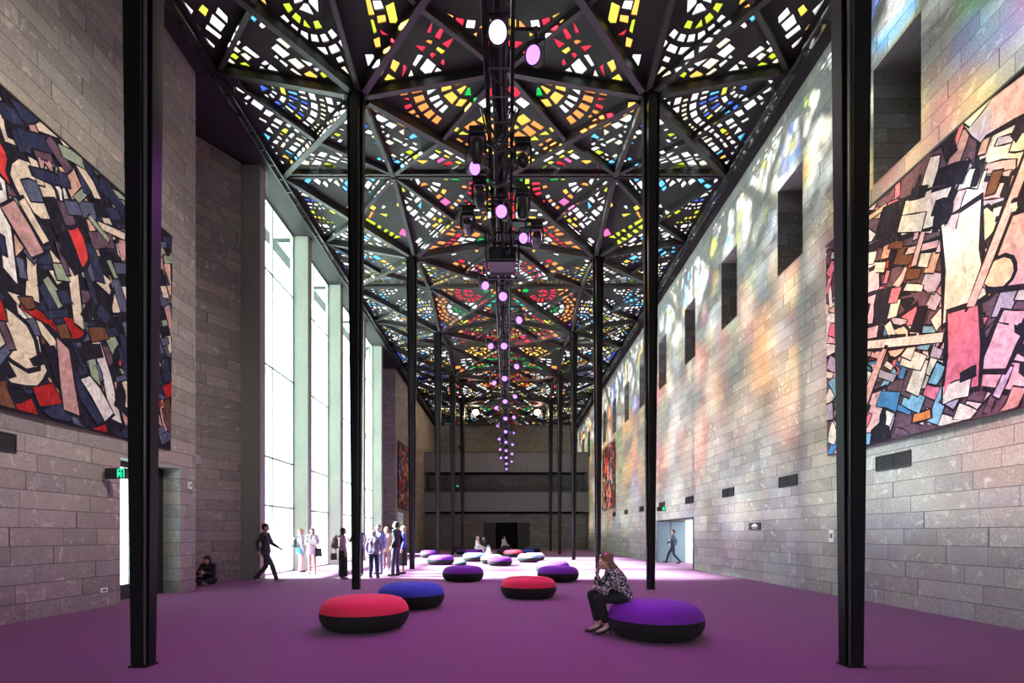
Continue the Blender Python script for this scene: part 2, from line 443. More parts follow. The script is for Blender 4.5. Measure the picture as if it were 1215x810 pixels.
def inset_tri(tri, d):
    res = []
    for i in range(3):
        a, b, c = tri[i-1], tri[i], tri[(i+1)%3]
        u = (a-b).normalized(); w = (c-b).normalized()
        h = (u+w).normalized(); s = math.sin(u.angle(w)/2)
        res.append(b + h*(d/max(s,.15)))
    return res
KP = [0]
def pieces(tri, rng, pal, size=1.0):
    """coloured glass laid in rows or rings inside the triangle, cut to fit"""
    it = inset_tri(tri, .13)
    if area(it) < .1: return []
    cen = (it[0]+it[1]+it[2])/3
    ox = V((rng.uniform(-50,50), rng.uniform(-50,50)))
    from mathutils import noise
    def keep(p): return noise.noise(V((p.x*.95+ox.x, p.y*.95+ox.y, 0))) > KP[0]
    out = []; P = PAL[pal]; KP[0] = -.3 if pal in ('white','edge') else -.17
    def put(poly, col):
        c = V((0,0))
        for p in poly: c += p
        c /= len(poly)
        if not keep(c) or rng.random() < .05: return
        if rng.random() < .2 and len(poly) == 4:
            k = rng.randrange(4); poly = [poly[k], poly[(k+1)%4], poly[(k+2)%4]]
        q = clip([c + (p-c)*rng.uniform(.93,1.0) for p in poly], it)
        if len(q) >= 3 and area(q) > .006*size: out.append((q, GN.index(col)))
    mode = rng.random()
    if mode < .62:
        if rng.random() < .6:
            i = rng.randrange(3); e = (tri[(i+1)%3]-tri[i]).normalized()
        else:
            a = rng.uniform(0, math.pi); e = V((math.cos(a), math.sin(a)))
        n = V((-e.y, e.x)); t = -3.0; sk = rng.uniform(-.25,.25)
        while t < 3.0:
            h = rng.choice((.14,.2,.26,.34))*size*rng.uniform(.9,1.15); col = rng.choice(P); uni = rng.random() < .55
            s = -3.2 + rng.uniform(0,.3)
            while s < 3.2:
                w = rng.choice((.12,.18,.26,.38))*size*rng.uniform(.85,1.2)
                j = lambda: rng.uniform(-.03,.03)
                q = [cen + e*(s+j()+a*sk) + n*(t+a+j()) for a in (0,)] 
                q = [cen+e*(s+j()+sk*t)+n*(t+j()), cen+e*(s+w+j()+sk*t)+n*(t+j()), cen+e*(s+w+j()+sk*(t+h))+n*(t+h+j()), cen+e*(s+j()+sk*(t+h))+n*(t+h+j())]
                put(q, col if uni else rng.choice(P))
                s += w + rng.uniform(.06,.12)*(2.2 if rng.random() < .2 else 1)
            t += h + rng.uniform(.05,.10)
    else:
        k = rng.randrange(4)
        c = cen if k == 0 else (it[k-1]*.62+cen*.38)
        r = rng.uniform(.05,.14); 
        while r < 3.2:
            h = rng.choice((.16,.22,.3))*size; n = max(4, int(2*math.pi*(r+h/2)/(rng.choice((.22,.3,.4))*size))); col = rng.choice(P); uni = rng.random() < .7
            g = .035/(r+h/2); off = rng.uniform(0,1)
            if n < 120:
                for k in range(n):
                    a0 = 2*math.pi*(k+off)/n + g; a1 = 2*math.pi*(k+1+off)/n - g
                    put([c+V((math.cos(a),math.sin(a)))*rad for a, rad in ((a0,r),(a1,r),(a1,r+h),(a0,r+h))], col if uni else rng.choice(P))
            r += h + rng.uniform(.06,.11)
    return out
ZC, ZT, HX, HYY = 12.52, 13.15, 3.6, 3.65
def zpl(x, y, s=None):
    t = max(abs(x)/HX, abs(y)/HYY); return ZC + (ZT-ZC)*t
def canopy(side, k):
    yc = 5.2 + 7.3*k
    nth = ['nearest','second','third','fourth','fifth','sixth','farthest'][k]
    lab = 'stained glass ceiling square over the %s column on the %s, as an upturned pyramid' % (nth, 'right' if side > 0 else 'left')
    root = empty('stained_glass_canopy', lab, 'stained glass ceiling', (side*3.6, yc, 0), 0)
    mids = [V((HX,0)),V((0,HYY)),V((-HX,0)),V((0,-HYY))]; cors = [V((HX,HYY)),V((-HX,HYY)),V((-HX,-HYY)),V((HX,-HYY))]
    z2 = V((0,0)); tris = []
    for i in range(4):
        a = mids[i]; b = mids[(i+1)%4]; c = cors[i]; dg = c*.5
        tris += [(z2,a,dg),(z2,dg,b),(a,c,dg),(dg,c,b)]
    rng = random.Random(1000+k*17)
    warm = ['jewel','jewel','green','warm','warm','jewel','warm'][k]
    for ti, t in enumerate(tris):
        t = list(t)
        if (t[1]-t[0]).cross(t[2]-t[0]) < 0: t = [t[0],t[2],t[1]]
        cen = (t[0]+t[1]+t[2])/3
        # cen.x > 0 is towards the wall, < 0 towards the middle of the hall
        if cen.x > 2.2: pal = 'edge' if rng.random() < .75 else 'white'
        elif cen.x > .2: pal = rng.choice(['white','white','white','edge','white',warm])
        elif cen.x > -1.5: pal = rng.choice([warm,warm,'white','white','jewel','violet'])
        else: pal = rng.choice([warm,'warm','warm','jewel','violet'])
        ps = pieces(t, rng, pal, .74 if pal in ('white','edge') else .9)
        vs = [v.copy() for v in t]; edges = [(0,1),(1,2),(2,0)]
        for poly, ci in ps:
            n = len(vs); vs += poly; edges += [(n+i, n+(i+1)%len(poly)) for i in range(len(poly))]
        rv, re, rf, ov, oe, of = geometry.delaunay_2d_cdt(vs, edges, [], 0, 1e-5, False)
        mb = MB(); em = {}
        def lift(p, dz=0): return (p.x*side, p.y, zpl(p.x,p.y)+dz)
        for f in rf:
            pts = [rv[i] for i in f]; cc = (pts[0]+pts[1]+pts[2])/3
            gi = any(inside(cc, poly) for poly, ci in ps)
            if side < 0: pts = pts[::-1]
            if not gi: mb.face([lift(p) for p in pts][::-1], 0)
        for poly, ci in ps:
            q = poly if side > 0 else poly[::-1]
            mb.face([lift(p,.03) for p in q][::-1], ci+1)
            for i in range(len(poly)):
                a = poly[i]; b = poly[(i+1)%len(poly)]
                mb.face([lift(a),lift(b),lift(b,.03),lift(a,.03)], 0)
        mb.build('glass_panel', [M['matrix']]+GM, root)
    def rib(pts, w, h, nm='rib'):
        m2 = MB()
        for p, q in zip(pts, pts[1:]):
            P = V((p.x*side,p.y,zpl(p.x,p.y)-h/2+.03)); Q = V((q.x*side,q.y,zpl(q.x,q.y)-h/2+.03)); m2.bar(P,Q,w,h)
        m2.build(nm, M['rib'], root)
    for p in mids: rib([p*.04,p*.985], .13, .24)
    for p in cors: rib([p*.04,p*.985], .15, .26)
    for i in range(4): rib([mids[i]*.985, cors[i]*.5, mids[(i+1)%4]*.985], .11, .2)
for k in range(7):
    canopy(-1, k); canopy(1, k)
for k in range(8):
    y = 1.55 + 7.3*k
    mb = MB(); mb.bar((-7.19,y-.07,13.1),(7.17,y-.07,13.1),.08,.22); mb.bar((-7.19,y+.07,13.1),(7.17,y+.07,13.1),.08,.22); mb.box(-7.19,7.17,y-.11,y+.11,13.21,13.3)
    struct(mb.build('beam_cross', M['rib']))
struct(MB().bar((0,1.5,13.12),(0,YE,13.12),.2,.22).build('beam_ridge', M['rib']))

# ------------------------------------------------------------------ columns
def column_parts(root):
    H = 12.62; rb, rt = .094, .205
    def taper(x, y, z):
        s = rb + (rt-rb)*z/H; return (x*s/.125, y*s/.125, z)
    def prism2(nm, poly):
        mb = MB(); n = len(poly)
        bot = [taper(x,y,0.02) for x,y in poly]; top = [taper(x,y,H) for x,y in poly]
        mb.v = bot+top
        mb.f = [list(range(n))[::-1], list(range(n,2*n))]+[[i,(i+1)%n,n+(i+1)%n,n+i] for i in range(n)]; mb.m = [0]*len(mb.f)
        return mb.build(nm, M['black'], root)
    t = .012
    prism2('web', [(-.115,-t),(-t,-t),(-t,-.115),(t,-.115),(t,-t),(.115,-t),(.115,t),(t,t),(t,.115),(-t,.115),(-t,t),(-.115,t)])
    for a in range(4):
        c, s = math.cos(a*math.pi/2), math.sin(a*math.pi/2)
        prism2('flange', [(c*x-s*y, s*x+c*y) for x,y in ((.113,-.066),(.128,-.066),(.128,.066),(.113,.066))])
    for sx in (-1,1):
        for sy in (-1,1):
            mb = MB(); p = [taper(sx*.055, sy*.055, z) for z in (.02, 3, 6, 9, H)]
            mb.tube(p, .02, 8, radii=[.02,.023,.027,.031,.034]); mb.build('conduit', M['steel'], root, smooth=True)
    mb = MB(); mb.box(-.094,.094,-.094,.094,0,.02); mb.build('base_plate', M['black'], root)
    mb = MB(); mb.lathe([(0,12.3),(.3,12.34),(.34,12.45),(.34,12.6),(0,12.6)], 4); mb.build('capital', M['black'], root)
ORD = ['nearest','second','third','fourth','fifth','sixth']
proto = None
for k in range(6):
    for s in (-1,1):
        lab = 'tapered black steel column, %s from the camera in the %s row' % (ORD[k], 'left' if s<0 else 'right')
        if proto is None:
            proto = empty('steel_column', lab, 'column', (s*3.70,5.2,0), 0, 'columns carrying the glass ceiling'); column_parts(proto)
        else:
            c = copy_tree(proto); c.location = (s*3.70, 5.2+7.3*k, 0); c['label'] = lab

# ------------------------------------------------------------------ tapestries (plain abstract stand-ins)
def cloth_mat(name, c):
    m, nt, out = nodes(name)
    tc = N(nt,'ShaderNodeTexCoord'); n1 = N(nt,'ShaderNodeTexNoise',i_Scale=4.5,i_Detail=8.0,i_Roughness=.7,i_Distortion=1.5); n2 = N(nt,'ShaderNodeTexNoise',i_Scale=120.0)
    L(nt,tc.outputs['Object'],n1.inputs['Vector']); L(nt,tc.outputs['Object'],n2.inputs['Vector'])
    mr = N(nt,'ShaderNodeMapRange'); mr.inputs[1].default_value=.35; mr.inputs[2].default_value=.65; L(nt,n1.outputs[0],mr.inputs[0])
    cc = mixc(nt, mr.outputs[0], tuple(x*.62 for x in c), tuple(min(1,x*1.25) for x in c))
    mp = N(nt,'ShaderNodeMapping'); mp.inputs['Rotation'].default_value = (R(38),0,0); mp.inputs['Scale'].default_value = (1,7.5,2.0); L(nt,tc.outputs['Object'],mp.inputs[0])
    n4 = N(nt,'ShaderNodeTexNoise',i_Scale=1.6,i_Detail=5.0,i_Roughness=.6); L(nt,mp.outputs[0],n4.inputs['Vector'])
    m4 = N(nt,'ShaderNodeMapRange'); m4.inputs[1].default_value=.60; m4.inputs[2].default_value=.68; m4.inputs[4].default_value=.5; L(nt,n4.outputs[0],m4.inputs[0])
    m5 = N(nt,'ShaderNodeMapRange'); m5.inputs[1].default_value=.40; m5.inputs[2].default_value=.33; m5.inputs[4].default_value=.45; L(nt,n4.outputs[0],m5.inputs[0])
    cc = mixc(nt, m4.outputs[0], cc, tuple(x*.16+.008 for x in c)); cc = mixc(nt, m5.outputs[0], cc, tuple(min(1,x*1.3+.05) for x in c))
    b = N(nt,'ShaderNodeBsdfPrincipled',i_Roughness=.95); b.inputs['Specular IOR Level'].default_value=.1
    L(nt, cc, b.inputs['Base Color'])
    bp = N(nt,'ShaderNodeBump',i_Strength=.3,i_Distance=.004); L(nt,n2.outputs[0],bp.inputs['Height']); L(nt,bp.outputs[0],b.inputs['Normal'])
    L(nt,b.outputs[0],out.inputs[0]); return m
TC = {'ink':(.018,.016,.026),'navy':(.03,.035,.075),'slate':(.09,.10,.16),'cream':(.66,.55,.42),'peach':(.62,.38,.28),'rose':(.48,.27,.26),'white':(.70,.66,.62),
      'pink':(.64,.17,.25),'palepink':(.70,.42,.46),'red':(.36,.02,.02),'scarlet':(.60,.05,.05),'blue':(.07,.22,.50),'sky':(.20,.42,.62),'plum':(.12,.07,.10),'brown':(.14,.06,.035),'orange':(.68,.22,.06),'sage':(.28,.33,.24),'lilac':(.42,.38,.52)}
TN = list(TC); TM = [cloth_mat('wool_'+k, TC[k]) for k in TN]
def tapestry(nm, label, x, s, y0, y1, z0, z1, seed, kind):
    """s=+1 hangs on the right wall facing -x"""
    root = empty(nm, label, 'tapestry', (x, (y0+y1)/2, z0))
    W = y1-y0; H = z1-z0; rng = random.Random(seed)
    nrm = -s
    def wave(u, v): return nrm*(.035*math.sin(u*1.1+seed) * max(0,1-v/H)**2 + .01*math.sin(u*2.3))
    mb = MB(); nu, nv = max(4,int(W*3)), max(4,int(H*3))
    for sd, off in ((0,0.0),(1,-.012*nrm)):
        for i in range(nu):
            for j in range(nv):
                q = []
                for a, b in ((i,j),(i+1,j),(i+1,j+1),(i,j+1)):
                    u = W*a/nu; v = H*b/nv; q.append((wave(u,v)+off, u-W/2, v))
                mb.face(q, TN.index('ink' if kind == 'left' else 'plum'))
    layer = [0.0]
    def shape(pts, col, outline=.05):
        # pts in (u,v); drawn as an ink shape with the colour on top
        pts = [p for p in pts]
        c = V((sum(p[0] for p in pts)/len(pts), sum(p[1] for p in pts)/len(pts)))
        def cl(p): return (min(max(p[0],.02),W-.02), min(max(p[1],.02),H-.02))
        for grow, cl_name in ((outline,'ink'),(0,col)):
            if grow == 0 and outline == 0: pass
            layer[0] += 1
            if layer[0] > 55: layer[0] = 1
            z = .002 + layer[0]*.00035
            q = []
            for p in pts:
                d = V(p)-c; l = max(d.length,1e-3); d = d*((l+grow)/l); q.append(cl(c+d))
            if len(set(q)) < 3: return
            # fan of small triangles that follow the cloth
            cc = (sum(p[0] for p in q)/len(q), sum(p[1] for p in q)/len(q))
            for i in range(len(q)):
                a = q[i]; b = q[(i+1)%len(q)]
                mb.face([(wave(*p)+nrm*z, p[0]-W/2, p[1]) for p in (cc,a,b)], TN.index(cl_name))
    def quad(u, v, l, w, a, jit=.12):
        ca, sa = math.cos(a), math.sin(a); r = []
        for i, j in ((-1,-1),(0,-1),(1,-1),(1,1),(0,1),(-1,1)):
            du = i*l/2*(1+rng.uniform(-jit,jit)); dv = j*w/2*(1+rng.uniform(-jit,jit)*1.6)
            r.append((u+du*ca-dv*sa, v+du*sa+dv*ca))
        return r
    def blob(u, v, a, b, ang):
        r = []; n = 12
        for k in range(n):
            t = 2*math.pi*k/n; rr = 1+rng.uniform(-.13,.13); x2 = math.cos(t)*a*rr; y2 = math.sin(t)*b*rr
            r.append((u+x2*math.cos(ang)-y2*math.sin(ang), v+x2*math.sin(ang)+y2*math.cos(ang)))
        return r
    # small ground patches
    cell = .33 if W > 4.5 else .36
    for i in range(int(W/cell)+1):
        for j in range(int(H/cell)+1):
            u = (i+rng.uniform(0,1))*cell; v = (j+rng.uniform(0,1))*cell; fv = v/H; fu = u/W
            if kind == 'left':
                pal = ['navy','slate','ink','navy','slate','plum'] + (['red','brown','red'] if fv < .4 else ['sage','cream','navy','sage'])
            elif kind == 'right':
                pal = ['palepink','pink','palepink','plum','white','white','rose','lilac','ink'] + (['blue','sky','white','white','lilac'] if fv < .5 else ['brown','peach','white','pink','ink'])
            else:
                pal = ['red','scarlet','orange','peach','sky','ink','slate','cream','plum','brown']
            shape(quad(u, v, rng.uniform(.2,.62), rng.uniform(.08,.3), rng.choice((.5,2.0,rng.uniform(0,3.1)))), rng.choice(pal), .03)
    if kind == 'left':
        for k in range(22):
            shape(quad(rng.uniform(0,W), rng.uniform(.1,.95)*H, rng.uniform(.5,1.5), rng.uniform(.12,.3), rng.uniform(1.7,2.6) if rng.random()<.7 else rng.uniform(.2,1)), rng.choice(['red','scarlet','rose','slate','navy','cream','sage']))
        for k in range(34):
            shape(quad(rng.uniform(.1,.97)*W, rng.uniform(.12,.97)*H, rng.uniform(.7,2.0), rng.uniform(.12,.32), rng.gauss(2.15,.35), .3), rng.choice(['cream','peach','cream','rose','white']), .06)
        for k in range(14):
            shape(blob(rng.uniform(.1,.95)*W, rng.uniform(.15,.9)*H, rng.uniform(.25,.6), rng.uniform(.16,.36), rng.uniform(0,3)), rng.choice(['cream','peach','sage','scarlet','red','cream']), .08)
    elif kind == 'right':
        for k in range(26):
            shape(quad(rng.uniform(.02,.98)*W, rng.uniform(.1,.95)*H, rng.uniform(.7,1.7), rng.uniform(.35,.75), rng.choice((1.45,.35,.55,1.6,2.0))+rng.uniform(-.1,.1), .1), rng.choice(['pink','palepink','pink','palepink','white','white']), .10)
        for k in range(20):
            shape(quad(rng.uniform(0,1)*W, rng.uniform(.05,.95)*H, rng.uniform(1.3,3.2), rng.uniform(.08,.19), rng.choice((1.5,.42,.3,1.62,2.1))+rng.uniform(-.08,.08), .06), rng.choice(['white','palepink','white','white','scarlet']), .08)
        for k in range(16):
            shape(quad(rng.uniform(0,1)*W, rng.uniform(.05,.95)*H, rng.uniform(.8,2.2), rng.uniform(.03,.06), rng.choice((1.5,.42,.3,1.62,2.1))+rng.uniform(-.1,.1), .06), rng.choice(['ink','ink','plum','white']), .0)
        for k in range(26):
            shape(quad(rng.uniform(0,1)*W, rng.uniform(.05,.6)*H, rng.uniform(.15,.5), rng.uniform(.12,.3), rng.uniform(0,3)), rng.choice(['blue','sky','white','blue','lilac','orange']), .05)
        for k in range(9):
            shape(blob(rng.uniform(.05,.95)*W, rng.uniform(.2,.95)*H, rng.uniform(.18,.38), rng.uniform(.15,.28), rng.uniform(0,3)), rng.choice(['cream','peach','sky','cream','orange']), .06)
    else:
        for k in range(26):
            shape(quad(rng.uniform(0,1)*W, rng.uniform(.05,.95)*H, rng.uniform(.3,1.1), rng.uniform(.1,.35), rng.uniform(0,3)), rng.choice(['orange','scarlet','cream','sky','red','slate','peach']), .05)
    mb.build('woven_cloth', TM, root)
    hem = MB(); hem.tube([(wave(0,H)-.006*nrm,-W/2,H+.02),(wave(W,H)-.006*nrm,W/2,H+.02)], .025); hem.build('hanging_rod', M['plastic_black'], root)
tapestry('tapestry', 'large dark abstract tapestry of cream, navy and red shapes on the near left wall', XL+.09, -1, 5.0, 11.2, 3.27, 8.05, 11, 'left')
tapestry('tapestry', 'large abstract tapestry of pink, white and blue blocks on the near right wall', XR-.09, 1, 4.8, 11.4, 3.17, 7.95, 23, 'right')
tapestry('tapestry', 'orange and red abstract tapestry far down the left wall past the windows', XL+.09, -1, 34.5, 38.3, 3.25, 7.9, 31, 'far')
tapestry('tapestry', 'red and blue abstract tapestry far down the right wall', XR-.09, 1, 34.0, 38.4, 3.25, 7.9, 47, 'far')

# ------------------------------------------------------------------ wall fittings
def vent(x, s, y, w, h, z, label):
    e = empty('wall_vent', label, 'vent', (x, y, z), 0, 'dark vents low on the stone walls')
    n = -s
    MB().box(min(0,n*.012),max(0,n*.012),-w/2,w/2,-h/2,h/2).build('grille_back', M['soffit'], e)
    mb = MB()
    for a in ((-w/2,-w/2+.02,-h/2,h/2),(w/2-.02,w/2,-h/2,h/2),(-.01,.01,-h/2+.02,h/2-.02),(-w/2+.02,w/2-.02,-h/2,-h/2+.02),(-w/2+.02,w/2-.02,h/2-.02,h/2)):
        mb.box(min(0,n*.03),max(0,n*.03),*a)
    mb.build('frame', M['plastic_black'], e)
    mb = MB()
    for k in range(8):
        zz = -h/2+.035+k*(h-.05)/8; mb.bar((n*.014,-w/2+.02,zz),(n*.014,w/2-.02,zz),.022,.004)
    mb.build('slat', M['steel'], e)
vr = [9.53, 13.1, 16.65, 20.2, 23.8, 27.4, 31.0, 34.5]
vl = ['dark vent below the pink tapestry, nearest on the right wall','dark vent on the right wall, second from the camera','dark vent on the right wall, third from the camera','dark vent on the right wall above the near edge of the doorway','dark vent on the right wall above the far end of the doorway','dark vent on the right wall just beyond the doorway','dark vent on the right wall, second beyond the doorway','dark vent under the far red and blue tapestry']
for y, l in zip(vr, vl): vent(XR-.001, 1, y, .86, .29, 2.78, l)
vent(XL+.001, -1, 7.3, .86, .29, 2.78, 'dark vent on the left wall below the dark tapestry')

def exit_sign(loc, rz, label, scale=1.0):
    e = empty('exit_sign', label, 'exit sign', loc, rz)
    w, h = .40*scale, .20*scale
    MB().box(-w/2,w/2,0,.06,-h/2,h/2).build('housing', M['plastic_black'], e, bevel=.004)
    mb = MB(); y = -.004
    def st(p, q, t): mb.bar((p[0]*w,y,p[1]*h),(q[0]*w,y,q[1]*h),t*h,.006,V((0,1,0)))
    # running figure beside a doorway
    st((.12,-.38),(.12,.38),.09); st((.40,-.38),(.40,.38),.09); st((.10,.38),(.42,.38),.09)
    st((.24,.10),(.20,-.10),.16); st((.20,-.08),(.30,-.20),.10); st((.30,-.20),(.26,-.38),.10); st((.20,-.08),(.12,-.24),.10); st((.25,.08),(.33,-.02),.08); st((.24,.08),(.15,.02),.08)
    mb.box(.225*w,.285*w,y-.003,y+.003,.17*h,.30*h)
    mb.build('pictogram', M['exit_green'], e)
    mb = MB(); mb.box(-w/2+.01,-.02,-.004,0,-h/2+.02,h/2-.02); mb.build('face_plate', M['plastic_black'], e)
    MB().box(-.03,.03,.06,.12,-.03,.03).build('bracket', M['plastic_black'], e)
exit_sign((XL+.28, 9.35, 2.52), 0, 'green running-figure exit sign beside the left glass doors')
exit_sign((XR-.28, 23.0, 2.55), 0, 'green exit sign above the doorway in the right wall')
exit_sign((-4.9, 48.5, 6.1), 0, 'small green exit sign behind the lower balcony', 1.1)
exit_sign((-4.9, 52.5, 10.6), 0, 'small green exit sign behind the upper balcony', 1.1)
exit_sign((0.0, 46.18, 2.72), 0, 'small green exit sign over the far dark doors', .7)

e = empty('wall_sign', 'small black wall sign with white symbol on the right stone wall', 'sign', (XR-.001, 14.85, 1.62))
MB().box(-.02,0,-.36,.36,-.11,.11).build('plate', M['plastic_black'], e, bevel=.004)
mb = MB(); 
mb.prism([(-.021,y,z) for y,z in ((-.17,.0),(-.17,.035),(-.10,.045),(-.06,.075),(.06,.075),(.10,.045),(.17,.035),(.17,.0))][::-1], (-.002,0,0))
mb.box(-.023,-.021,-.2,.2,-.02,-.008); mb.box(-.023,-.021,-.15,.15,-.06,-.045)
mb.build('symbol', M['plastic_white'], e)
def plate(nm, label, cat, x, s, y, z, w, h, d=.02):
    e = empty(nm, label, cat, (x, y, z)); n = -s
    MB().box(min(0,n*d),max(0,n*d),-w/2,w/2,-h/2,h/2).build('cover', M['plastic_white'], e, bevel=.004)
    MB().box(min(n*d,n*(d+.006)),max(n*d,n*(d+.006)),-w/4,w/4,-h/5,h/5).build('insert', M['steel'], e)
plate('wall_outlet','small white power outlet low on the left stone wall','outlet',XL+.001,-1,9.42,.32,.16,.09)
plate('wall_outlet','small white power outlet low on the right stone wall beneath the sign','outlet',XR-.001,1,16.3,.27,.09,.16)
plate('wall_sensor','small white box on the wall right of the left glass doors','sensor',XL+.001,-1,11.93,2.55,.1,.18,.06)
plate('wall_plate','pale blank plate on the right wall behind the nearest right column','plate',XR-.001,1,11.35,1.34,.16,.28,.012)

# ------------------------------------------------------------------ poufs
POUF = {'red':(.80,.035,.075),'blue':(.03,.075,.42),'purple':(.17,.018,.34),'lightblue':(.16,.30,.52),'white':(.62,.60,.62),'navy':(.02,.025,.14),'lime':(.40,.50,.08),'teal':(.05,.16,.26),'darkpurple':(.06,.01,.10),'beige':(.40,.33,.28)}
PM = {k: plain('pouf_fabric_'+k, c, .85, var=.08, scale=160) for k, c in POUF.items()}
prof_b = [(0,0),(.40,0),(.50,.015),(.565,.07),(.605,.15),(.612,.20),(.606,.245)]
prof_t = [(.607,.246),(.595,.30),(.565,.355),(.51,.405),(.43,.432),(.30,.445),(.15,.449),(0,.45)]
base_me = {}
def pouf(px, d, colr, label, sc_=1.0, x=None):
    x = at(px, d) if x is None else x
    e = empty('pouf', label, 'pouf', (x, d, .001), random.Random(px).uniform(0,3), 'round poufs on the purple carpet')
    b = MB().lathe(prof_b, 48).build('base', M['pouf_black'], e, smooth=True)
    t = MB().lathe(prof_t, 48).build('seat_cover', PM[colr], e, smooth=True)
    mb = MB(); 
    n = 48; mb.tube([(.607*math.cos(2*math.pi*k/n),.607*math.sin(2*math.pi*k/n),.246) for k in range(n+1)], .004, 5, cap=False)
    mb.build('piping', M['pouf_black'], e, smooth=True)
    e.scale = (sc_,sc_,sc_)
    return e
P_ = [
 (433,7.30,'red','red-topped pouf in the left foreground, in front of the blue one',1.04),
 (488,9.42,'blue','blue-topped pouf just behind the left foreground red pouf',1.02),
 (777,6.72,'purple','large purple pouf the seated woman sits on',1.04),
 (627,10.9,'red','red-topped pouf in the centre of the carpet',1.0),
 (549.5,14.7,'purple','purple pouf on its own left of centre, at the edge of the sunlit strip',1.0),
 (662,14.6,'purple','nearer of two overlapping purple poufs right of centre',1.0),
 (655.5,17.6,'purple','farther of two overlapping purple poufs right of centre',1.0),
 (523,22.6,'purple','purple pouf in the sun right of the third left column',1.0),
 (546.5,22.2,'teal','small teal pouf in the sun beside a light blue pouf',.45),
 (563,25.2,'lightblue','light blue pouf in the sun in front of the seated visitors',.98),
 (593,21.9,'purple','purple pouf in the sun overlapping a white pouf',.9),
 (584,23.4,'white','white pouf in the sun behind a purple pouf',.9),
 (628,24.6,'lightblue','light blue pouf in the sun overlapping a white pouf on its right',.95),
 (634,26.3,'white','white pouf in the sun behind a light blue pouf',.9),
 (609,30.2,'red','small-looking red pouf far off in the sun before the dark doors',1.0),
 (624,32.6,'blue','blue pouf far off just right of the distant red pouf',.9),
 (632,37.5,'navy','navy pouf farthest right in the shade before the balconies',1.0),
 (511,29.2,'purple','purple pouf half behind the second left column',1.0),
 (549,34.4,'darkpurple','dark purple pouf far left in the shade',.8),
 (544,38.5,'darkpurple','dark purple pouf farthest left before the balconies',.9),
 (563,31.3,'purple','purple pouf the two distant visitors sit on',1.0),
 (589,30.0,'lime','small lime green pouf far off beside the white bag',.42),
 (600,35.0,'darkpurple','dark purple pouf under the distant visitor before the doors',1.0),
 (619,36.2,'beige','small beige pouf far off between red and navy poufs',.5),
]
for p in P_: pouf(*p)

# ------------------------------------------------------------------ lighting truss
TZ0, TZ1, TW = 7.35, 7.72, .17
tr = empty('lighting_truss', 'long black lighting truss hung down the middle of the hall', 'truss', (0, 0, TZ0))
yA, yZ = 2.5, 44.6
for x in (-TW,TW):
    for z in (0, TZ1-TZ0):
        MB().tube([(x,yA,z),(x,yZ,z)], .026, 10).build('chord', M['truss'], tr, smooth=True)
mb = MB(); y = yA+.1; i = 0
while y < yZ-.5:
    h = TZ1-TZ0
    for x in (-TW,TW): mb.tube([(x,y,0 if i%2 else h),(x,y+.42,h if i%2 else 0)], .011, 5)
    mb.tube([(-TW,y,0),(TW,y,0)], .011, 5); mb.tube([(-TW,y,h),(TW,y,h)], .011, 5)
    if i % 3 == 0: mb.tube([(-TW,y,0),(TW,y+.42,0)], .011, 5)
    y += .42; i += 1
b = mb.build('bracing', M['truss'], tr); b['kind'] = 'stuff'
mb = MB(); rr = random.Random(3)
for k in range(4):
    x0 = rr.uniform(-.13,.13); mb.tube([(x0+rr.uniform(-.03,.03), yA+j*1.0, .30+rr.uniform(-.06,.08)) for j in range(42)], .02, 6)
mb.build('cable_loom', M['plastic_black'], tr)
rr = random.Random(9)
for k in range(26):
    mb = MB()
    y0 = rr.choice((7.0,7.8,8.6,9.4,rr.uniform(10.5,44))); x0 = rr.uniform(-.3,.3); x1 = rr.uniform(-.3,.3); dp = rr.uniform(.12,.45); ln = rr.uniform(.3,.9)
    mb.tube([(x0+(x1-x0)*t, min(y0+ln*t,yZ), .02-dp*4*t*(1-t)) for t in (0,.15,.35,.5,.65,.85,1)], rr.uniform(.012,.022), 6)
    mb.build('hanging_cable', M['plastic_black'], tr, smooth=True)
MB().box(-.10,.10,yA,yZ,.36,.375).build('cable_tray', M['soffit'], tr)
for k in range(7):
    yy = 5.2+7.3*k - 1.2
    if yy > yZ: continue
    h = empty('chain_hoist', 'black chain hoist holding up the truss, %s from the camera' % ['first','second','third','fourth','fifth','sixth','seventh'][k], 'hoist', (0, yy, TZ1))
    MB().box(-.10,.10,-.12,.12,.12,.50).build('motor', M['plastic_black'], h, bevel=.02)
    MB().tube([(0,0,.5),(0,0,12.98-TZ1)], .012, 6).build('chain', M['steel'], h)
    mb = MB(); mb.bar((-TW,0,.03),(0,0,.14),.03,.03); mb.bar((TW,0,.03),(0,0,.14),.03,.03); mb.build('bridle', M['steel'], h)

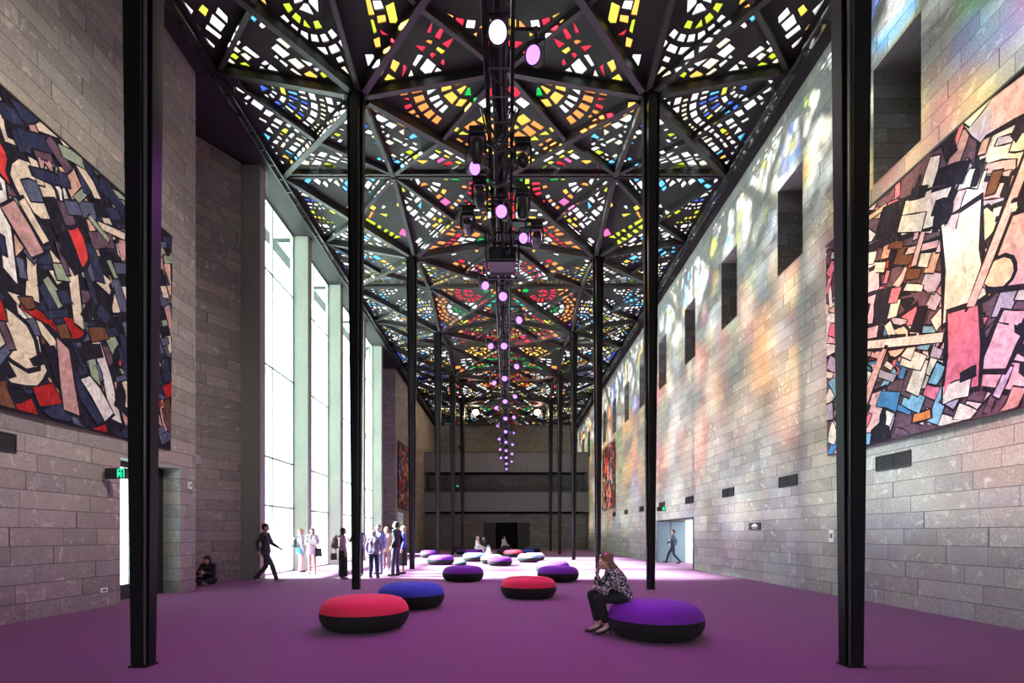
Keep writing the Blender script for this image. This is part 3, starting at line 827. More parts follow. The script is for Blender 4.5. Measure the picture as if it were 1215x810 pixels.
def spotlight(x, y, z, tilt, pan, label, lens='lens_purple', size=1.0, group='spotlights along the lighting truss'):
    e = empty('spotlight', label, 'spotlight', (x, y, z), pan, group)
    e.scale = (size,)*3
    # yoke hanging from a clamp at local z=0.36, can tilted about x
    mb = MB(); mb.box(-.025,.025,-.03,.03,.28,.38); mb.tube([(0,0,.22),(0,0,.3)], .014); mb.build('clamp', M['truss'], e)
    mb = MB(); mb.box(-.13,.13,-.02,.02,.20,.222); mb.box(-.132,-.122,-.02,.02,-.02,.2); mb.box(.122,.132,-.02,.02,-.02,.2); mb.build('yoke', M['truss'], e)
    rot = Matrix.Rotation(tilt, 4, 'X')
    can = MB().lathe([(0,.20),(.06,.195),(.075,.16),(.08,.05),(.10,.03),(.105,-.13),(.112,-.15),(.112,-.16),(.098,-.16),(.095,-.12)], 20)
    c = can.build('can', M['plastic_black'], e, smooth=True); c.matrix_local = rot
    l = MB().lathe([(.096,-.135),(.07,-.15),(0,-.155)][::-1], 20).build('lens', M[lens], e, smooth=True); l.matrix_local = rot
    mb = MB()
    for k in range(4):
        a = k*math.pi/2+.5; mb.box(-.001,.001,-.001,.001,0,.001)
    f = MB().lathe([(.084,.14),(.09,.135),(.09,.128),(.084,.123)],20); f.lathe([(.086,.105),(.092,.10),(.092,.093),(.086,.088)],20)
    fo = f.build('cooling_fin', M['truss'], e, smooth=True); fo.matrix_local = rot
    return e
def lamp(kind, name, loc, target, power, color, size=1.2, blend=.6, radius=.12):
    l = bpy.data.lights.new(name, kind); l.energy = power; l.color = color
    if kind == 'SPOT': l.spot_size = size; l.spot_blend = blend; l.shadow_soft_size = radius
    elif kind == 'POINT': l.shadow_soft_size = radius
    o = bpy.data.objects.new(name, l); COL.objects.link(o); o.location = loc
    d = V(target)-V(loc); o.rotation_euler = d.to_track_quat('-Z','Y').to_euler()
    return o
PURP = (.72,.15,1.0)
SPOTP = .72
ordw = ['first','second','third','fourth','fifth','sixth','seventh','eighth','ninth','tenth','eleventh','twelfth','thirteenth','fourteenth']
yy = 5.55
for k in range(13):
    y = 5.55 + 3.02*k
    # central spot tilted back towards the camera so that its lens shows
    spotlight(0, y, TZ0-.40, R(-52), 0, 'violet spotlight under the middle of the truss, %s from the camera' % ordw[k], 'lens_white' if k == 0 else 'lens_purple', 1.0)
    if k < 9: lamp('SPOT', 'spot_beam', (0, y-.16, TZ0-.56), (0.3*(-1)**k, y-2.5, 0), 420*SPOTP, PURP, 1.7, .8)
ys = 6.15
for k in range(19):
    s = 1 if k % 2 == 0 else -1
    y = ys + 1.87*k
    spotlight(s*(.46 if k else .46), y, TZ0-.08, R(-58), R(22)*-s, 'violet spotlight on a %s-hand truss arm, %s on that side from the camera' % ('right' if s>0 else 'left', ordw[k//2]), 'lens_purple', .95)
    arm = tag(MB().tube([(s*.15,y,TZ0+.02),(s*.15,y,TZ0+.27),(s*.52,y,TZ0+.27)], .02, 8).build('side_arm', M['truss'], smooth=True), 'short black arm on the %s of the truss holding a spotlight, %s on that side' % ('right' if s>0 else 'left', ordw[k//2]), 'bracket', 'side arms on the truss')
    if k < 10: lamp('SPOT', 'spot_beam', (s*.5, y-.18, TZ0-.2), (s*4.2, y-2.2, 0), 420*SPOTP, PURP, 1.5, .8)
# moving heads and projector hung below the truss
def moving_head(x, y, z, label, tilt):
    e = empty('moving_head_light', label, 'moving head light', (x, y, z+.17), 0, 'moving head lights under the truss'); e.scale = (.72,)*3
    MB().box(-.16,.16,-.13,.13,.40,.54).build('base', M['plastic_black'], e, bevel=.02)
    mb = MB(); mb.box(-.19,-.14,-.05,.05,.02,.40); mb.box(.14,.19,-.05,.05,.02,.40); mb.box(-.19,.19,-.06,.06,.36,.40); mb.build('yoke', M['plastic_black'], e, bevel=.01)
    h = MB().lathe([(0,.22),(.10,.20),(.125,.12),(.125,-.1),(.105,-.20),(.10,-.22),(0,-.215)],20).build('head', M['plastic_black'], e, smooth=True); h.matrix_local = Matrix.Translation((0,0,.12)) @ Matrix.Rotation(tilt,4,'X')
    mb = MB(); mb.box(-.02,.02,-.02,.02,.54,.62); mb.build('clamp', M['truss'], e)
    MB().tube([(math.copysign(.03,x),0,.60),(-math.copysign((abs(x)-.16)/.72,x),0,.60)],.02,8).build('hook_arm', M['truss'], e, smooth=True)
mh = [(-.34,7.3,'left of the truss, nearest the camera',.7),(.34,7.5,'right of the truss, nearest the camera',-.8),(-.36,8.3,'left of the truss, second from the camera',1.2),(.36,8.6,'right of the truss, second from the camera',.3),(-.62,9.1,'on the long left arm before the projector',1.5),(.66,9.5,'on the long right arm before the projector',1.5),(-.3,25.5,'left of the truss, far down the hall',.4),(.3,27.5,'right of the truss, far down the hall',.9),(-.3,30.5,'left of the truss, farthest',.2)]
for x,y,l,t in mh: moving_head(x,y,TZ0-.60,'black moving head light '+l,t)
for s, y in ((-1,9.1),(1,9.5)):
    tag(MB().tube([(0,y,TZ0+.03),(s*.80,y,TZ0+.03)],.024,8).build('outrigger_bar', M['truss'], smooth=True), 'black outrigger bar under the truss reaching %s beside the projector' % ('left' if s<0 else 'right'), 'bar')
e = empty('projector', 'black box projector in a frame hanging under the truss', 'projector', (0, 10.2, 6.84))
MB().box(-.27,.27,-.3,.3,0,.26).build('body', M['plastic_black'], e, bevel=.02)
mb = MB()
for x in (-.33,.33):
    for y in (-.33,.33): mb.bar((x,y,-.05),(x,y,.54),.03,.03)
for z in (-.05,.30,.52):
    for x in (-.33,.33): mb.bar((x,-.33,z),(x,.33,z),.03,.03)
    for y in (-.33,.33): mb.bar((-.33,y,z),(.33,y,z),.03,.03)
mb.build('cage', M['truss'], e)
l = MB().lathe([(0,0),(.06,.01),(.07,.06),(.07,.1),(0,.1)],16).build('lens', M['darkglass'], e, smooth=True); l.matrix_local = Matrix.Translation((.1,-.30,.13)) @ Matrix.Rotation(R(90),4,'X')
mb = MB()
for k in range(7): mb.box(-.2,-.02,-.304,-.3,.05+k*.025,.062+k*.025)
mb.build('vent_slot', M['steel'], e)
# bright warm lamps at the far end
for s in (-1,1):
    e = empty('floodlight', 'bright warm floodlight under the far end of the ceiling, on the %s' % ('left' if s<0 else 'right'), 'floodlight', (s*2.78, 44.9, 12.40), 0); e.scale = (1.5,)*3
    c = MB().lathe([(0,.22),(.10,.2),(.16,.05),(.2,-.05),(.2,-.07),(.17,-.06)],20).build('can', M['plastic_black'], e, smooth=True); c.matrix_local = Matrix.Rotation(R(-82),4,'X')
    c = MB().lathe([(0,-.09),(.12,-.08),(.175,-.055)],20).build('lens', M['lens_warm'], e, smooth=True); c.matrix_local = Matrix.Rotation(R(-82),4,'X')
    mb = MB(); mb.box(-.22,.22,-.02,.02,.22,.25); mb.box(-.22,-.205,-.02,.02,0,.22); mb.box(.205,.22,-.02,.02,0,.22); mb.tube([(0,0,.25),(0,0,.5)],.02); mb.build('yoke', M['truss'], e)
    lamp('SPOT','flood_beam',(s*2.78,44.6,12.35),(s*2.9,47,9.2) if False else (s*2.0,36,0), 500,(1,.75,.48),1.5,.6,.15)
    lamp('POINT','flood_glow',(s*2.78,44.55,12.2),(0,0,0),260,(1,.72,.42),radius=.15)

# ------------------------------------------------------------------ people
class Blob:
    """overlapping closed shapes fused into one continuous surface"""
    def __init__(s): s.bm = bmesh.new()
    def ball(s, p, r, rot=None, seg=16):
        r = (r,r,r) if isinstance(r,(int,float)) else r
        m = Matrix.Translation(V(p)) @ (rot.to_4x4() if rot else Matrix()) @ Matrix.Diagonal((*r,1))
        bmesh.ops.create_uvsphere(s.bm, u_segments=seg, v_segments=max(6,seg*2//3), radius=1, matrix=m); return s
    def cap(s, p, q, r0, r1, seg=14, flat=1.0, side=None):
        p = V(p); q = V(q); d = q-p; l = d.length
        if l < 1e-5: return s.ball(p, r0)
        d.normalize()
        if side is None: side = d.cross(V((0,1,0))) if abs(d.y) < .9 else d.cross(V((1,0,0)))
        side = (V(side) - d*V(side).dot(d)).normalized(); o = d.cross(side).normalized()
        # side axis keeps radius, other axis is flattened
        rings = []; 
        prof = []
        for k in range(5):
            a = -math.pi/2 + k*math.pi/8; prof.append((math.cos(a)*r0, math.sin(a)*r0))
        for k in range(1,5): 
            a = k*math.pi/8; prof.append((math.cos(a)*r1, l+math.sin(a)*r1))
        prof = [(0,-r0)] + [x for x in prof[1:]] 
        vs = []
        for rr, t in prof[1:-1] + [prof[-1]]:
            if rr < 1e-4: continue
            vs.append([s.bm.verts.new(p + d*t + side*(math.cos(2*math.pi*k/seg)*rr) + o*(math.sin(2*math.pi*k/seg)*rr*flat)) for k in range(seg)])
        b = s.bm.verts.new(p - d*r0); e = s.bm.verts.new(p + d*(l+r1))
        for a, c in zip(vs, vs[1:]):
            for k in range(seg): s.bm.faces.new((a[k], a[(k+1)%seg], c[(k+1)%seg], c[k]))
        for k in range(seg):
            s.bm.faces.new((b, vs[0][(k+1)%seg], vs[0][k])); s.bm.faces.new((e, vs[-1][k], vs[-1][(k+1)%seg]))
        return s
    def cone(s, p, q, r0, r1, flat=.75, seg=24, side=(1,0,0)):
        p = V(p); q = V(q); d = (q-p).normalized(); side = V(side); side = (side-d*side.dot(d)).normalized(); o = d.cross(side)
        A = [s.bm.verts.new(p + side*(math.cos(2*math.pi*k/seg)*r0)+o*(math.sin(2*math.pi*k/seg)*r0*flat)) for k in range(seg)]
        B = [s.bm.verts.new(q + side*(math.cos(2*math.pi*k/seg)*r1)+o*(math.sin(2*math.pi*k/seg)*r1*flat)) for k in range(seg)]
        for k in range(seg): s.bm.faces.new((A[k],A[(k+1)%seg],B[(k+1)%seg],B[k]))
        s.bm.faces.new(A[::-1]); s.bm.faces.new(B); return s
    def boxx(s, c, sz, rot=None):
        m = Matrix.Translation(V(c)) @ (rot.to_4x4() if rot else Matrix()) @ Matrix.Diagonal((*sz,1)); bmesh.ops.create_cube(s.bm, size=1, matrix=m); return s
    def build(s, name, mat, parent=None, vox=.010, smooth=3):
        bmesh.ops.recalc_face_normals(s.bm, faces=s.bm.faces)
        me = bpy.data.meshes.new(name); s.bm.to_mesh(me); s.bm.free()
        o = bpy.data.objects.new(name, me); COL.objects.link(o)
        a = o.modifiers.new('r','REMESH'); a.mode = 'VOXEL'; a.voxel_size = vox
        b = o.modifiers.new('s','SMOOTH'); b.factor = .5; b.iterations = smooth
        dg = bpy.context.evaluated_depsgraph_get(); ev = o.evaluated_get(dg)
        m2 = bpy.data.meshes.new_from_object(ev); o.modifiers.clear(); o.data = m2; m2.name = name; m2.shade_smooth()
        m2.materials.clear(); m2.materials.append(mat); bpy.data.meshes.remove(me)
        if parent: o.parent = parent
        return o
def rx(a): return Matrix.Rotation(a,3,'X')
def head_shape(b, c, rot, k=1.0):
    """head facing local +Y: skull, jaw, brow, nose, lips, ears"""
    T = lambda x,y,z: V(c) + rot @ V((x*k,y*k,z*k))
    S = lambda *r: tuple(x*k for x in r)
    b.ball(T(0,-.012,.025), S(.074,.092,.088), rot, 20); b.ball(T(0,.018,-.035), S(.060,.066,.072), rot, 20)
    b.ball(T(0,.052,-.082), S(.028,.026,.022), rot)
    b.cap(T(-.035,.072,.012), T(.035,.072,.012), .014*k, .014*k)
    b.cap(T(0,.080,.005), T(0,.100,-.030), .009*k, .014*k); b.ball(T(-.011,.092,-.034), .009*k); b.ball(T(.011,.092,-.034), .009*k)
    b.cap(T(-.02,.078,-.057), T(.02,.078,-.057), .008*k, .008*k); b.cap(T(-.017,.075,-.068), T(.017,.075,-.068), .009*k, .009*k)
    for s in (-1,1):
        b.ball(T(s*.042,.060,-.025), S(.022,.02,.022), rot)
        b.ball(T(s*.076,-.012,-.008), S(.010,.020,.031), rot)
def hand(b, wr, d, n, k=1.0, curl=.5, sgn=1):
    """palm from the wrist along d; n is the direction the palm faces; thumb on side sgn"""
    wr = V(wr); d = V(d).normalized(); n = V(n); n = (n-d*n.dot(d)).normalized(); s = d.cross(n).normalized()*sgn
    for o in (-.027,-.009,.009,.027): b.cap(wr+s*o*.6*k, wr+d*.085*k+s*o*k, .013*k, .012*k)
    for o, l in ((.030,.068),(.010,.078),(-.010,.074),(-.029,.058)):
        p = wr+d*.085*k+s*o*k; a = curl*.5
        for seg, r in ((.42,.0092),(.32,.0085),(.26,.0078)):
            dd = d*math.cos(a)+n*math.sin(a); q = p+dd*l*seg*k; b.cap(p,q,r*k,r*.93*k,10); p = q; a += curl
    p = wr+d*.025*k+s*.026*k; q = p+(d*.55+s*.7+n*.25).normalized()*.042*k; b.cap(p,q,.012*k,.0105*k,10)
    q2 = q+(d*.85+s*.2+n*.4).normalized()*.034*k; b.cap(q,q2,.010*k,.0085*k,10)
SK = plain('skin', (.55,.33,.24), .5, var=.06); SK2 = plain('skin_tan', (.40,.23,.16), .5, var=.06)
def pm(name, c, rough=.8, sc2=60): return plain(name, c, rough, var=.15, scale=sc2)
CM = {}
def cloth(c):
    if c not in CM: CM[c] = pm('cloth_%02d' % len(CM), c)
    return CM[c]
HB, HBR, HBL, HGR = pm('hair_black',(.008,.007,.007),.7), pm('hair_auburn',(.19,.095,.045),.55), pm('hair_blonde',(.50,.34,.16),.5), pm('hair_grey',(.42,.34,.30),.5)
LEA = pm('black_leather',(.012,.011,.012),.3)
def limb(b, pts, rs, grow=0):
    for (p,q),(r0,r1) in zip(zip(pts,pts[1:]),zip(rs,rs[1:])): b.cap(p,q,r0+grow,r1+grow)
def torso(b, J, g=0, low=True, w=1.0):
    P, Wt, Ch, Nk = V(J['pel']), V(J['waist']), V(J['chest']), V(J['neck'])
    sh = (V(J['sR'])-V(J['sL'])); sx = sh.normalized(); hp = (V(J['hR'])-V(J['hL'])).normalized()
    for s in (-1,1):
        b.cap(P+hp*s*.062*w, Wt+hp*s*.045*w, .108*w+g, .088*w+g); b.cap(Wt+sx*s*.045*w, Ch+sx*s*.070*w, .088*w+g, .098*w+g)
        b.cap(Ch+sx*s*.070*w, Nk+sx*s*.05-V((0,0,.055)), .098*w+g, .050+g)
        b.cap(V(J['sR' if s>0 else 'sL']), Nk+sx*s*.02-V((0,0,.02)), .052*w+g, .042+g)
def person(name, label, J, loc, rz, spec, group=None, vox=.011, scale=1.0):
    """J: joints in metres, facing +Y; body one continuous surface, clothes and hair as children"""
    sk = spec.get('skin', SK); b = Blob(); w = spec.get('w', 1.0)
    torso(b, J, -.008, w=w)
    hr = spec.get('hrot', Matrix.Identity(3)); hc = V(J['head'])
    b.cap(V(J['neck'])-V((0,0,.03)), hc+hr@V((0,-.012,-.05)), .052, .048)
    head_shape(b, hc, hr)
    for s in 'RL':
        limb(b, [J['s'+s],J['e'+s],J['w'+s]], [.045*w,.037*w,.029])
        sg = 1 if s == 'R' else -1
        d = spec.get('hd'+s, V(J['w'+s])-V(J['e'+s])); n = spec.get('hn'+s, (-sg,0,0))
        hand(b, J['w'+s], d, n, 1.0, spec.get('curl'+s,.35), spec.get('th'+s, -1 if s=='R' else 1))
        limb(b, [J['h'+s],J['k'+s],J['a'+s]], [.082*w,.056*w,.038])
        f = V(spec.get('foot'+s, (0,1,0))).normalized(); a = V(J['a'+s]); dn = V(spec.get('fd'+s,(0,0,-.05)))
        b.cap(a+dn*.4-f*.03, a+dn+f*.13, .036, .026)
    body = b.build(name, sk, None, vox)
    tag(body, label, 'person', group); body.location = loc; body.rotation_euler = (0,0,rz); body.scale = (scale,)*3
    g = spec.get('g', .012)
    if 'top' in spec:
        t = Blob(); torso(t, J, g, w=w)
        e = spec.get('sleeve', 1.0)
        for s in 'RL':
            S, E, Wr = V(J['s'+s]), V(J['e'+s]), V(J['w'+s])
            if e >= .99: limb(t, [S,E,Wr-(Wr-E).normalized()*.035], [.050*w,.044*w,.036], g*.7)
            elif e > .5: limb(t, [S,E,E+(Wr-E)*(e-.5)*2], [.050*w,.044*w,.040], g*.7)
            else: limb(t, [S,S+(E-S)*e*2], [.052*w,.048*w], g*.7)
        if spec.get('hem'):
            h = spec['hem']; t.cone(V(J['waist']), V(J['pel'])+V((0,0,-h)), .15*w, .195*w, .68)
        t.build('jacket' if spec.get('jacket') else 'top', spec['top'], body, vox, 4)
    if 'skirt' in spec:
        m, zl, rr = spec['skirt']; t = Blob(); p = V(J['pel']); t.cone(V(J['waist'])-V((0,0,.02)), p, .155*w, .185*w, .72); t.cone(p, V((p.x,p.y,zl)), .185*w, rr, .75); t.build('skirt', m, body, vox, 3)
    if 'trousers' in spec:
        m, cut = spec['trousers']; t = Blob(); P = V(J['pel']); hp = (V(J['hR'])-V(J['hL'])).normalized()
        for s in (-1,1): t.cap(P+hp*s*.06, V(J['waist'])+hp*s*.045, .112*w+g*.6, .092*w+g*.6)
        for s in 'RL':
            K, A = V(J['k'+s]), V(J['a'+s]); limb(t, [J['h'+s],K,K+(A-K)*cut], [.090*w,.066*w,.058*w-.012*(cut<.7)], g*.4)
        t.build('trousers', m, body, vox, 3)
    if spec.get('shoes'):
        for s in 'RL':
            t = Blob(); f = V(spec.get('foot'+s,(0,1,0))).normalized(); a = V(J['a'+s]); dn = V(spec.get('fd'+s,(0,0,-.05)))
            if spec.get('heels'):
                t.cap(a+dn*.45-f*.035, a+dn*.8+f*.02, .038, .036, flat=.9); t.cap(a+dn*.8+f*.03, a+dn+f*.12, .036, .030); t.cap(a+dn+f*.12, a+dn+f*.165, .030, .014)
                sh = t.build('shoe', spec['shoes'], body, .006, 2)
                hb = a+dn*.5-f*.055; MB().tube([hb, (hb.x-f.x*.008, hb.y-f.y*.008, spec.get('floor',0)+.002)], .01, 8, radii=[.018,.006]).build('heel', spec['shoes'], sh)
            else:
                t.cap(a+dn*.6-f*.045, a+dn+f*.03, .042, .040); t.cap(a+dn+f*.03, a+dn+f*.15, .040, .032)
                t.build('shoe', spec['shoes'], body, vox, 2)
    if 'hair' in spec:
        m, ln = spec['hair']; t = Blob(); T = lambda x,y,z: hc + hr @ V((x,y,z))
        t.ball(T(0,-.024,.040), (.083,.094,.085), hr, 20); t.ball(T(0,-.05,.0), (.078,.068,.085), hr, 20); t.cap(T(-.05,.045,.082),T(.05,.045,.082),.022,.022)
        if ln > 0:
            dn = spec.get('hairdir', V((0,-.06,-1))).normalized()
            for x in (-.06,-.03,0,.03,.06):
                t.cap(T(x,-.055-.01*(abs(x)<.04),-.01), T(x,-.055,-.03)+dn*ln*(1-abs(x)*2), .036, .026)
            for s in (-1,1): t.cap(T(s*.068,-.01,.03), T(s*.075,-.005,-.03)+dn*ln*.7, .022, .020)
        t.build('hair', m, body, min(vox,.010), 3)
    if 'extra' in spec: spec['extra'](body, J)
    return body
def stand(**k):
    J = dict(pel=(0,0,.96), waist=(0,.005,1.10), chest=(0,0,1.30), neck=(0,-.01,1.47), head=(0,.015,1.60),
             sR=(.17,-.01,1.415), sL=(-.17,-.01,1.415), eR=(.215,-.03,1.13), eL=(-.215,-.03,1.13), wR=(.22,.04,.89), wL=(-.22,.04,.89),
             hR=(.09,0,.92), hL=(-.09,0,.92), kR=(.095,.02,.50), kL=(-.095,.02,.50), aR=(.10,-.01,.09), aL=(-.10,-.01,.09))
    J.update(k); return J
def fx(px, d): return at(px, d)

# woman sitting on the big purple pouf, chin on hand, facing left
def pattern():
    m, nt, out = nodes('black_blouse_white_fleck')
    tc = N(nt,'ShaderNodeTexCoord'); vo = N(nt,'ShaderNodeTexNoise',i_Scale=42.0,i_Detail=1.5,i_Distortion=.8); L(nt,tc.outputs['Object'],vo.inputs['Vector'])
    mr = N(nt,'ShaderNodeMapRange'); mr.inputs[1].default_value=.52; mr.inputs[2].default_value=.56; L(nt,vo.outputs[0],mr.inputs[0])
    b = N(nt,'ShaderNodeBsdfPrincipled',i_Roughness=.8); L(nt,mixc(nt,mr.outputs[0],(.015,.013,.016),(.72,.66,.68)),b.inputs['Base Color']); L(nt,b.outputs[0],out.inputs[0]); return m
J = dict(pel=(0,0,.545), waist=(0,.03,.665), chest=(0,.10,.79), neck=(0,.185,.90), head=(0,.245,1.0),
         sR=(.16,.135,.855), sL=(-.16,.135,.855), eR=(.15,.31,.60), eL=(-.15,.28,.60), wR=(.06,.345,.80), wL=(.06,.36,.64),
         hR=(.095,.02,.52), hL=(-.095,.02,.52), kR=(.10,.41,.53), kL=(-.10,.35,.505), aR=(.10,.33,.155), aL=(-.08,.25,.165))
wx, wd = 1.70, 6.86
person('person', 'woman in a black and white blouse sitting on the purple pouf, chin on hand', J, (wx, wd, 0), R(90),
       dict(hrot=rx(R(-8)), hdR=(-.12,-.08,.95), hnR=(-.75,-.6,0), curlR=.6, hdL=(.8,.3,.1), hnL=(0,-.5,-.6), curlL=.8, top=pattern(), sleeve=.9, g=.012, trousers=(pm('black_trousers',(.008,.008,.010),.75),.84),
            shoes=LEA, heels=True, footR=(0,1,-.0), footL=(0,1,0), fdR=(0,.01,-.125), fdL=(0,.01,-.135), hair=(HBR,.30), hairdir=V((0,-.72,-.70))), vox=.007)

def backpack(body_loc, rz, z, label, mat, sc2=1.0, back=.23):
    c, s = math.cos(rz), math.sin(rz); off = V((0,-back,0)); o = V((c*off.x-s*off.y, s*off.x+c*off.y, 0))
    t = Blob(); t.ball((0,0,0),(.15*sc2,.09*sc2,.21*sc2)); t.boxx((0,.01,-.03),(.26*sc2,.13*sc2,.30*sc2)); t.ball((0,-.07*sc2,-.07),(.10*sc2,.05*sc2,.10*sc2))
    e = t.build('backpack', mat, None, .012, 5); tag(e, label, 'backpack'); e.location = (body_loc[0]+o.x, body_loc[1]+o.y, z); e.rotation_euler = (0,0,rz)
    mb = MB()
    for sx in (-1,1): mb.tube([(sx*.09,.06,.17),(sx*.10,.16,.22),(sx*.11,.29,.16),(sx*.12,.30,.0),(sx*.12,.14,-.14),(sx*.10,.06,-.16)],.016,6)
    mb.build('strap', mat, e, smooth=True)
    MB().tube([(-.03,.03,.19),(-.03,.02,.25),(.03,.02,.25),(.03,.03,.19)],.009,6).build('carry_loop', mat, e, smooth=True)
    return e
def handbag(loc, rz, label, mat, w=.26, h=.24, strap=.3):
    e = empty('handbag', label, 'bag', loc, rz)
    MB().prism([(-w/2,-.05,0),(w/2,-.05,0),(w/2*.85,-.05,h),(-w/2*.85,-.05,h)],(0,.10,0)).build('pouch', mat, e, bevel=.015)
    MB().tube([(-w*.38,0,h-.01),(-w*.3,0,h+strap*.7),(0,0,h+strap),(w*.3,0,h+strap*.7),(w*.38,0,h-.01)],.010,6).build('strap', mat, e, smooth=True)

NAVY, BLACKC = cloth((.02,.022,.035)), cloth((.010,.010,.013))
# woman with backpack, back three-quarter
l = (fx(407,15.2),15.2,0)
person('person','long-haired woman in a pink top and long black skirt, wearing a backpack', stand(wL=(-.20,.10,.90),eR=(.22,.0,1.14)), l, R(-62), dict(top=cloth((.55,.30,.45)), skirt=(BLACKC,.10,.20), shoes=cloth((.30,.18,.12)), hair=(HB,.30), sleeve=.9), 'standing visitors by the windows', scale=.92)
backpack(l, R(-62), 1.12, 'grey-brown backpack on the back of the woman in the long skirt', cloth((.20,.15,.15)), .95)
handbag((l[0]-.27,l[1]-.05,.60), R(28), 'small brown handbag beside the woman in the long skirt', cloth((.16,.09,.08)), .2,.2,.35)
# man behind column
l = (fx(425.5,16.4),16.4,0)
person('person','person in a dark blue shirt mostly hidden behind the second left column', stand(eR=(.28,.05,1.16),wR=(.30,.22,1.30),eL=(-.27,.05,1.16),wL=(-.28,.22,1.28)), l, R(180), dict(top=cloth((.04,.07,.20)), trousers=(NAVY,.95), shoes=LEA, hair=(HB,0), sleeve=.4), 'standing visitors by the windows', scale=.97)
# older person in lilac jacket seen from behind
l = (fx(443.5,15.6),15.6,0)
person('person','grey-haired visitor in a lilac jacket and navy trousers, seen from behind', stand(eR=(.27,.02,1.15),wR=(.20,.16,1.0),eL=(-.27,.0,1.15),wL=(-.24,.05,.92),kR=(.12,.02,.5),aR=(.15,-.02,.09),kL=(-.11,.02,.5),aL=(-.13,0,.09)), l, R(-8), dict(top=cloth((.36,.27,.46)), jacket=True, hem=.10, trousers=(cloth((.05,.06,.13)),.96), shoes=LEA, hair=(HGR,0), g=.02, w=1.05), 'standing visitors by the windows', scale=.87)
l = (fx(449,17.2),17.2,0)
person('person','dark-haired visitor in a blue jacket behind the grey-haired one', stand(), l, R(170), dict(top=cloth((.16,.24,.48)), jacket=True, trousers=(cloth((.20,.22,.36)),.96), shoes=LEA, hair=(HB,0)), 'standing visitors by the windows', scale=1.0)
# man in black
l = (fx(470,16.4),16.4,0)
person('person','tall man in a black jacket over a pale shirt, standing side on', stand(eR=(.20,-.10,1.14),wR=(.19,-.02,.93),eL=(-.2,-.08,1.14),wL=(-.17,.06,.94),kL=(-.10,.05,.5),aL=(-.11,.06,.09)), l, R(75), dict(top=BLACKC, jacket=True, hem=.06, trousers=(cloth((.05,.045,.09)),.97), shoes=LEA, hair=(HB,.0)), 'standing visitors by the windows', scale=1.05)
l = (fx(478.5,17.3),17.3,0)
person('person','fair-haired woman in a bright blue top and black skirt behind the tall man', stand(), l, R(100), dict(top=cloth((.05,.06,.50)), skirt=(BLACKC,.30,.20), shoes=LEA, hair=(HBL,.22)), 'standing visitors by the windows', scale=.97)
l = (fx(458.5,19.6),19.6,0)
person('person','visitor in a beige coat standing in the glare between the others', stand(eR=(.26,.0,1.15),eL=(-.26,0,1.15)), l, R(190), dict(top=cloth((.50,.42,.28)), jacket=True, hem=.25, trousers=(cloth((.35,.30,.26)),.96), shoes=LEA, hair=(HBL,.05), g=.03, w=1.1), 'standing visitors by the windows', scale=.97)
# pair by the windows
l = (fx(357,18.1),18.1,0)
person('person','visitor with a turquoise shirt tail by the tall windows, turned to a companion', stand(eL=(-.24,.03,1.15),wL=(-.2,.15,1.0)), l, R(-55), dict(top=cloth((.42,.44,.46)), hem=.05, skirt=(cloth((.03,.38,.48)),.72,.21), trousers=(cloth((.48,.40,.36)),.96), shoes=LEA, hair=(HBL,.05)), 'standing visitors by the windows', scale=.93)
backpack(l, R(-55), 1.08, 'dark grey backpack on the visitor with the turquoise shirt tail', cloth((.06,.07,.075)), .95)
l = (fx(370.5,17.4),17.4,0)
person('person','woman in white holding a paper by the tall windows, bare legs', stand(eR=(.22,.04,1.15),wR=(.12,.26,1.12),eL=(-.22,.04,1.15),wL=(-.10,.26,1.10)), l, R(-160), dict(top=cloth((.74,.72,.74)), hem=.05, skirt=(cloth((.60,.58,.62)),.72,.19), shoes=cloth((.10,.09,.09)), hair=(HB,.12), curlR=.5, curlL=.5), 'standing visitors by the windows', scale=.93)
c_, s_ = math.cos(R(-160)), math.sin(R(-160)); pp = V((0,.33*.93))
tag(MB().box(-.14,.14,-.004,.004,-.10,.10).build('paper_leaflet', M['plastic_white'], loc=(l[0]-s_*.31, l[1]+c_*.31, 1.10)), 'white paper leaflet held by the woman in white at the windows', 'leaflet')
handbag((l[0]+.23,l[1]-.03,.60), R(10), 'black handbag hanging beside the woman in white', BLACKC, .24,.30,.32)

# person sitting cross-legged in the corner
J = dict(pel=(0,0,.12), waist=(0,.03,.25), chest=(0,.05,.43), neck=(0,.07,.57), head=(0,.11,.675),
         sR=(.16,.05,.52), sL=(-.16,.05,.52), eR=(.22,.16,.30), eL=(-.22,.16,.30), wR=(.06,.32,.34), wL=(-.06,.32,.33),
         hR=(.10,.02,.10), hL=(-.10,.02,.10), kR=(.32,.28,.17), kL=(-.32,.28,.15), aR=(-.06,.40,.075), aL=(.08,.36,.07))
l = (fx(248.5,13.72),13.72,0)
person('person','person in black sitting cross-legged on the floor in the left corner with a phone', J, l, R(180), dict(hrot=rx(R(-28)), top=BLACKC, trousers=(NAVY,.92), hair=(HB,.24), footR=(-1,.3,0), footL=(1,.3,0), fdR=(0,0,-.03), fdL=(0,0,-.03), hnR=(-1,0,.3), hnL=(1,0,.3), hdR=(-.5,.6,.5), hdL=(.5,.6,.5), curlR=.6, curlL=.6), vox=.009)
ph = tag(MB().box(-.036,.036,-.005,.005,-.07,.07).build('phone', M['plastic_black'], bevel=.003, loc=(l[0], l[1]-.405, .42)), 'phone held by the person sitting in the left corner', 'phone'); ph.rotation_euler = (R(30),0,0)
MB().box(-.032,.032,.005,.007,-.064,.064).build('screen', M['frame'], ph)

